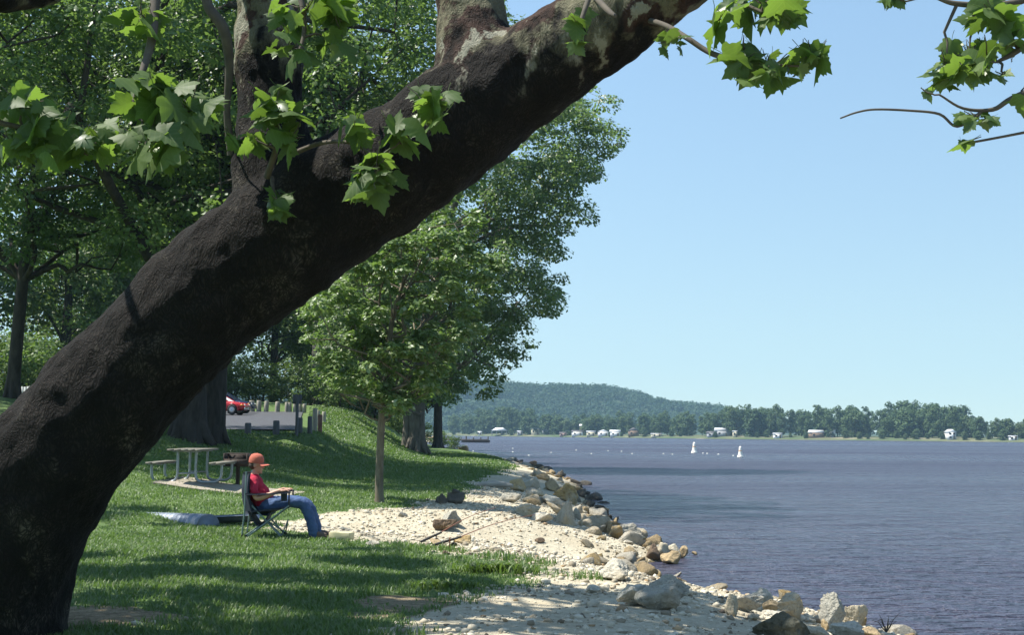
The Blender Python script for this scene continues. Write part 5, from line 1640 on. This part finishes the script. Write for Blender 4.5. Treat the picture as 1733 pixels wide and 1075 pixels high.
while n < 105:
    y = 26 + 60 * rng.random() ** 1.5
    s_ = rng.uniform(.15, 2.6) if y > 30 else rng.uniform(-.1, 1.6)
    x = float(shore(y)) - s_
    if rng.random() < .15 * s_: continue
    scatter_rock(x, y, rng.uniform(.12, .36) * (1.25 if rng.random() < .2 else 1), mats_p[int(rng.integers(0, 9))], ('far', 0)); n += 1
for k in range(48):
    y = 36 + 84 * rng.random() ** 1.2
    x = float(shore(y)) - rng.uniform(-.35, .5)
    scatter_rock(x, y, rng.uniform(.13, .30) * (1 + y / 160), 'dark' if rng.random() < .8 else 'brown', ('far', 1), .2)
for k in range(0):
    y = rng.uniform(12.5, 26)
    x = float(shore(y)) - abs(rng.normal()) * 1.5 + .1
    scatter_rock(x, y, rng.uniform(.035, .11), mats_p[int(rng.integers(0, 9))], ('near', 0), .2)
for k in range(85):
    y = rng.uniform(15.2, 26)
    x = float(shore(y)) - abs(rng.normal()) * .75 + .12
    scatter_rock(x, y, rng.uniform(.09, .24), mats_p[int(rng.integers(0, 9))], ('near', 1), .25)
for k in range(24):
    y = rng.uniform(140, 330)
    if k > 6: y = rng.uniform(290, 345)
    x = float(shore(y)) - rng.uniform(-.5, 4)
    scatter_rock(x, y, rng.uniform(.5, 1.3), mats_p[int(rng.integers(0, 9))], ('bay', 0))

# loose gravel: a carpet of small stones on the beach
def scatter(n, x0, x1, y0, y1, dens):
    x = rng.uniform(x0, x1, n); y = y0 * (y1 / y0) ** rng.random(n)
    k = rng.random(n) < dens(x, y)
    return x[k], y[k]
gx_, gy_ = scatter(75000, -4.5, 5.5, 9.5, 42, lambda x, y: (1 - grass_mask(x, y)) * (shore(y) - x > -.1) * (.55 + .45 * (vnoise(x, y, 2.3, 9) > 0)) * (.35 + .65 * sstep((y - 12) / 4)) * (1 - dirt_mask(x, y)))
k = len(gx_)
V0, F0 = ICO[1]
sz = .005 + .026 * rng.random(k) ** 5 + .034 * rng.random(k) ** 16 + .004 * rng.random(k)
ct = np.stack([gx_, gy_, height(gx_, gy_) + sz * .25], 1)
jit = 1 + .35 * rng.normal(size=(k, len(V0), 1)).clip(-1, 1)
VV = ct[:, None, :] + V0[None] * jit * sz[:, None, None] * np.stack([rng.uniform(.8, 1.4, k), rng.uniform(.8, 1.4, k), rng.uniform(.45, .9, k)], 1)[:, None, :]
FF = F0[None] + (np.arange(k) * len(V0))[:, None, None]
gmat, nt, bs = nodes('gravel_stone')
g = nt.nodes.new('ShaderNodeNewGeometry')
nt.links.new(ramp(nt, g.outputs['Random Per Island'], [(0, (.13, .10, .07)), (.12, (.28, .24, .17)), (.4, (.45, .40, .30)), (.75, (.56, .505, .39)), (.92, (.62, .575, .475)), (.97, (.36, .24, .12)), (1, (.16, .13, .10))]), bs.inputs['Base Color'])
bs.inputs['Roughness'].default_value = .95
tag(link('gravel', mk_mesh('gravel', VV.reshape(-1, 3), FF.reshape(-1, 3), gmat)), kind='stuff')

# ------------------------------------------------------------------ grass
grm = leafmat('grass_blade', [(0, (.065, .118, .036)), (.5, (.108, .172, .056)), (.85, (.145, .205, .080)), (1, (.22, .25, .13))], .35, (.15, .26, .04), .5, .4)
def grass_patch(name, n, x0, x1, y0, y1, hgt, wid, dens, lean=.5):
    x, y = scatter(n, x0, x1, y0, y1, dens)
    k = len(x)
    z = height(x, y)
    h = hgt * (.55 + .75 * rng.random(k)) * (1 + .35 * vnoise(x, y, 1.9, 6)) * (1 + (y - y0) * .006)
    a = rng.uniform(0, 2 * PI, k); w = wid * (.7 + .6 * rng.random(k)) * (1 + (y - y0) * .05)
    dx, dy = np.cos(a), np.sin(a)
    l = h * lean * rng.uniform(.2, 1.3, k)
    b = np.stack([x, y, z - .005], 1)
    side = np.stack([-dy * w, dx * w, np.zeros(k)], 1) * .5
    mid = b + np.stack([dx * l * .35, dy * l * .35, h * .62], 1)
    tip = b + np.stack([dx * l, dy * l, h], 1)
    V = np.stack([b - side, b + side, mid + side * .7, mid - side * .7, tip], 1).reshape(-1, 3)
    o = (np.arange(k) * 5)[:, None]
    F = np.concatenate([o + [0, 1, 2], o + [0, 2, 3], o + [3, 2, 4]], 0)
    tag(link(name, mk_mesh(name, V, F, grm)), kind='stuff')
def lawn(x, y):
    return np.maximum(grass_mask(x, y) * (.35 + .65 * sstep(vnoise(x, y, 1.7, 12) + 1.0)), .16 * dirt_mask(x, y) * (vnoise(x, y, 4.3, 2) > .1))
grass_patch('grass', 150000, -6.3, 2.0, 9.3, 20.8, .046, .011, lawn, .95)
grass_patch('grass', 100000, -10.5, 2.0, 20.4, 40, .052, .016, lawn, .95)
grass_patch('grass', 80000, -15, 2.0, 38, 98, .08, .03, lambda x, y: lawn(x, y) * ((y < 57) | (x > lot_right(y) + .5)), .9)
# tufts at the ragged edge of the lawn
def edge(x, y):
    g = grass_mask(x, y)
    return np.clip(4 * g * (1 - g), 0, 1) * (vnoise(x, y, 3.1, 2) > .1)
grass_patch('grass', 40000, -5, 2.0, 9.5, 22, .085, .010, edge, .7)
wc = ground_at(838, 968)
for px, py, n, hgt, rx, ry, lab in ((838, 970, 420, .13, .42, .16, 'bright green weed clump alone on the gravel beyond the lawn edge'),
                            (748, 998, 240, .10, .30, .18, 'small green weed clump on trodden ground at the lawn edge')):
    b = ground_at(px, py); b[2] = hz(b[0], b[1])
    t = thing('weed_clump', lab, 'weed', b)
    V, F, kk = [], [], 0
    mbw = MB()
    for i in range(n):
        u, v_ = rng.normal(size=2) * .5
        p = np.array([u * rx, v_ * ry, 0]); p[2] = hz(b[0] + p[0], b[1] + p[1]) - b[2]
        a = rng.uniform(0, 6.28); h = hgt * rng.uniform(.5, 1.3); w = .012
        d = np.array([math.cos(a), math.sin(a), 0]); sd = np.array([-d[1], d[0], 0]) * w
        q = [p - sd * .4, p + sd * .4, p + d * h * .3 + sd + [0, 0, h * .6], p + d * h * .3 - sd + [0, 0, h * .6], p + d * h * .8 + [0, 0, h * .85]]
        mbw.add(q, [[0, 1, 2], [0, 2, 3], [3, 2, 4]])
    mbw.build('leaves', LF_pale, t)
b = ground_at(1500, 1072); b[2] = hz(b[0], b[1])
t = thing('dry_plant', 'dry twiggy plant at the waterline, bottom right', 'plant', b)
mbw = MB()
for i in range(12):
    a = rng.uniform(0, 6.28); l = rng.uniform(.08, .2)
    mbw.tube([(0, 0, 0), (math.cos(a) * l * .5, math.sin(a) * l * .3, rng.uniform(.06, .14)), (math.cos(a) * l, math.sin(a) * l * .5, rng.uniform(.05, .22))], [.005, .004, .002], 4, False)
mbw.build('stems', twig_m, t)
b = ground_at(1433, 1052)
yl = simple('yellow_petals', (.75, .50, .02), None, 1, .7)
t = thing('yellow_flower', 'small yellow flowering plant between the rocks, bottom right', 'flower', (b[0], b[1] - .05, b[2] + .04))
mbw = MB()
for i in range(14):
    mbw.ell(rng.normal(size=3) * [.035, .02, .035] + [0, 0, .06], (.014, .014, .010), 6, 4)
mbw.build('petals', yl, t)
mbw = MB()
for i in range(6):
    mbw.tube([(0, 0, -.06), (rng.normal() * .03, rng.normal() * .02, .06)], .004, 4)
mbw.build('stems', LF_pale, t)
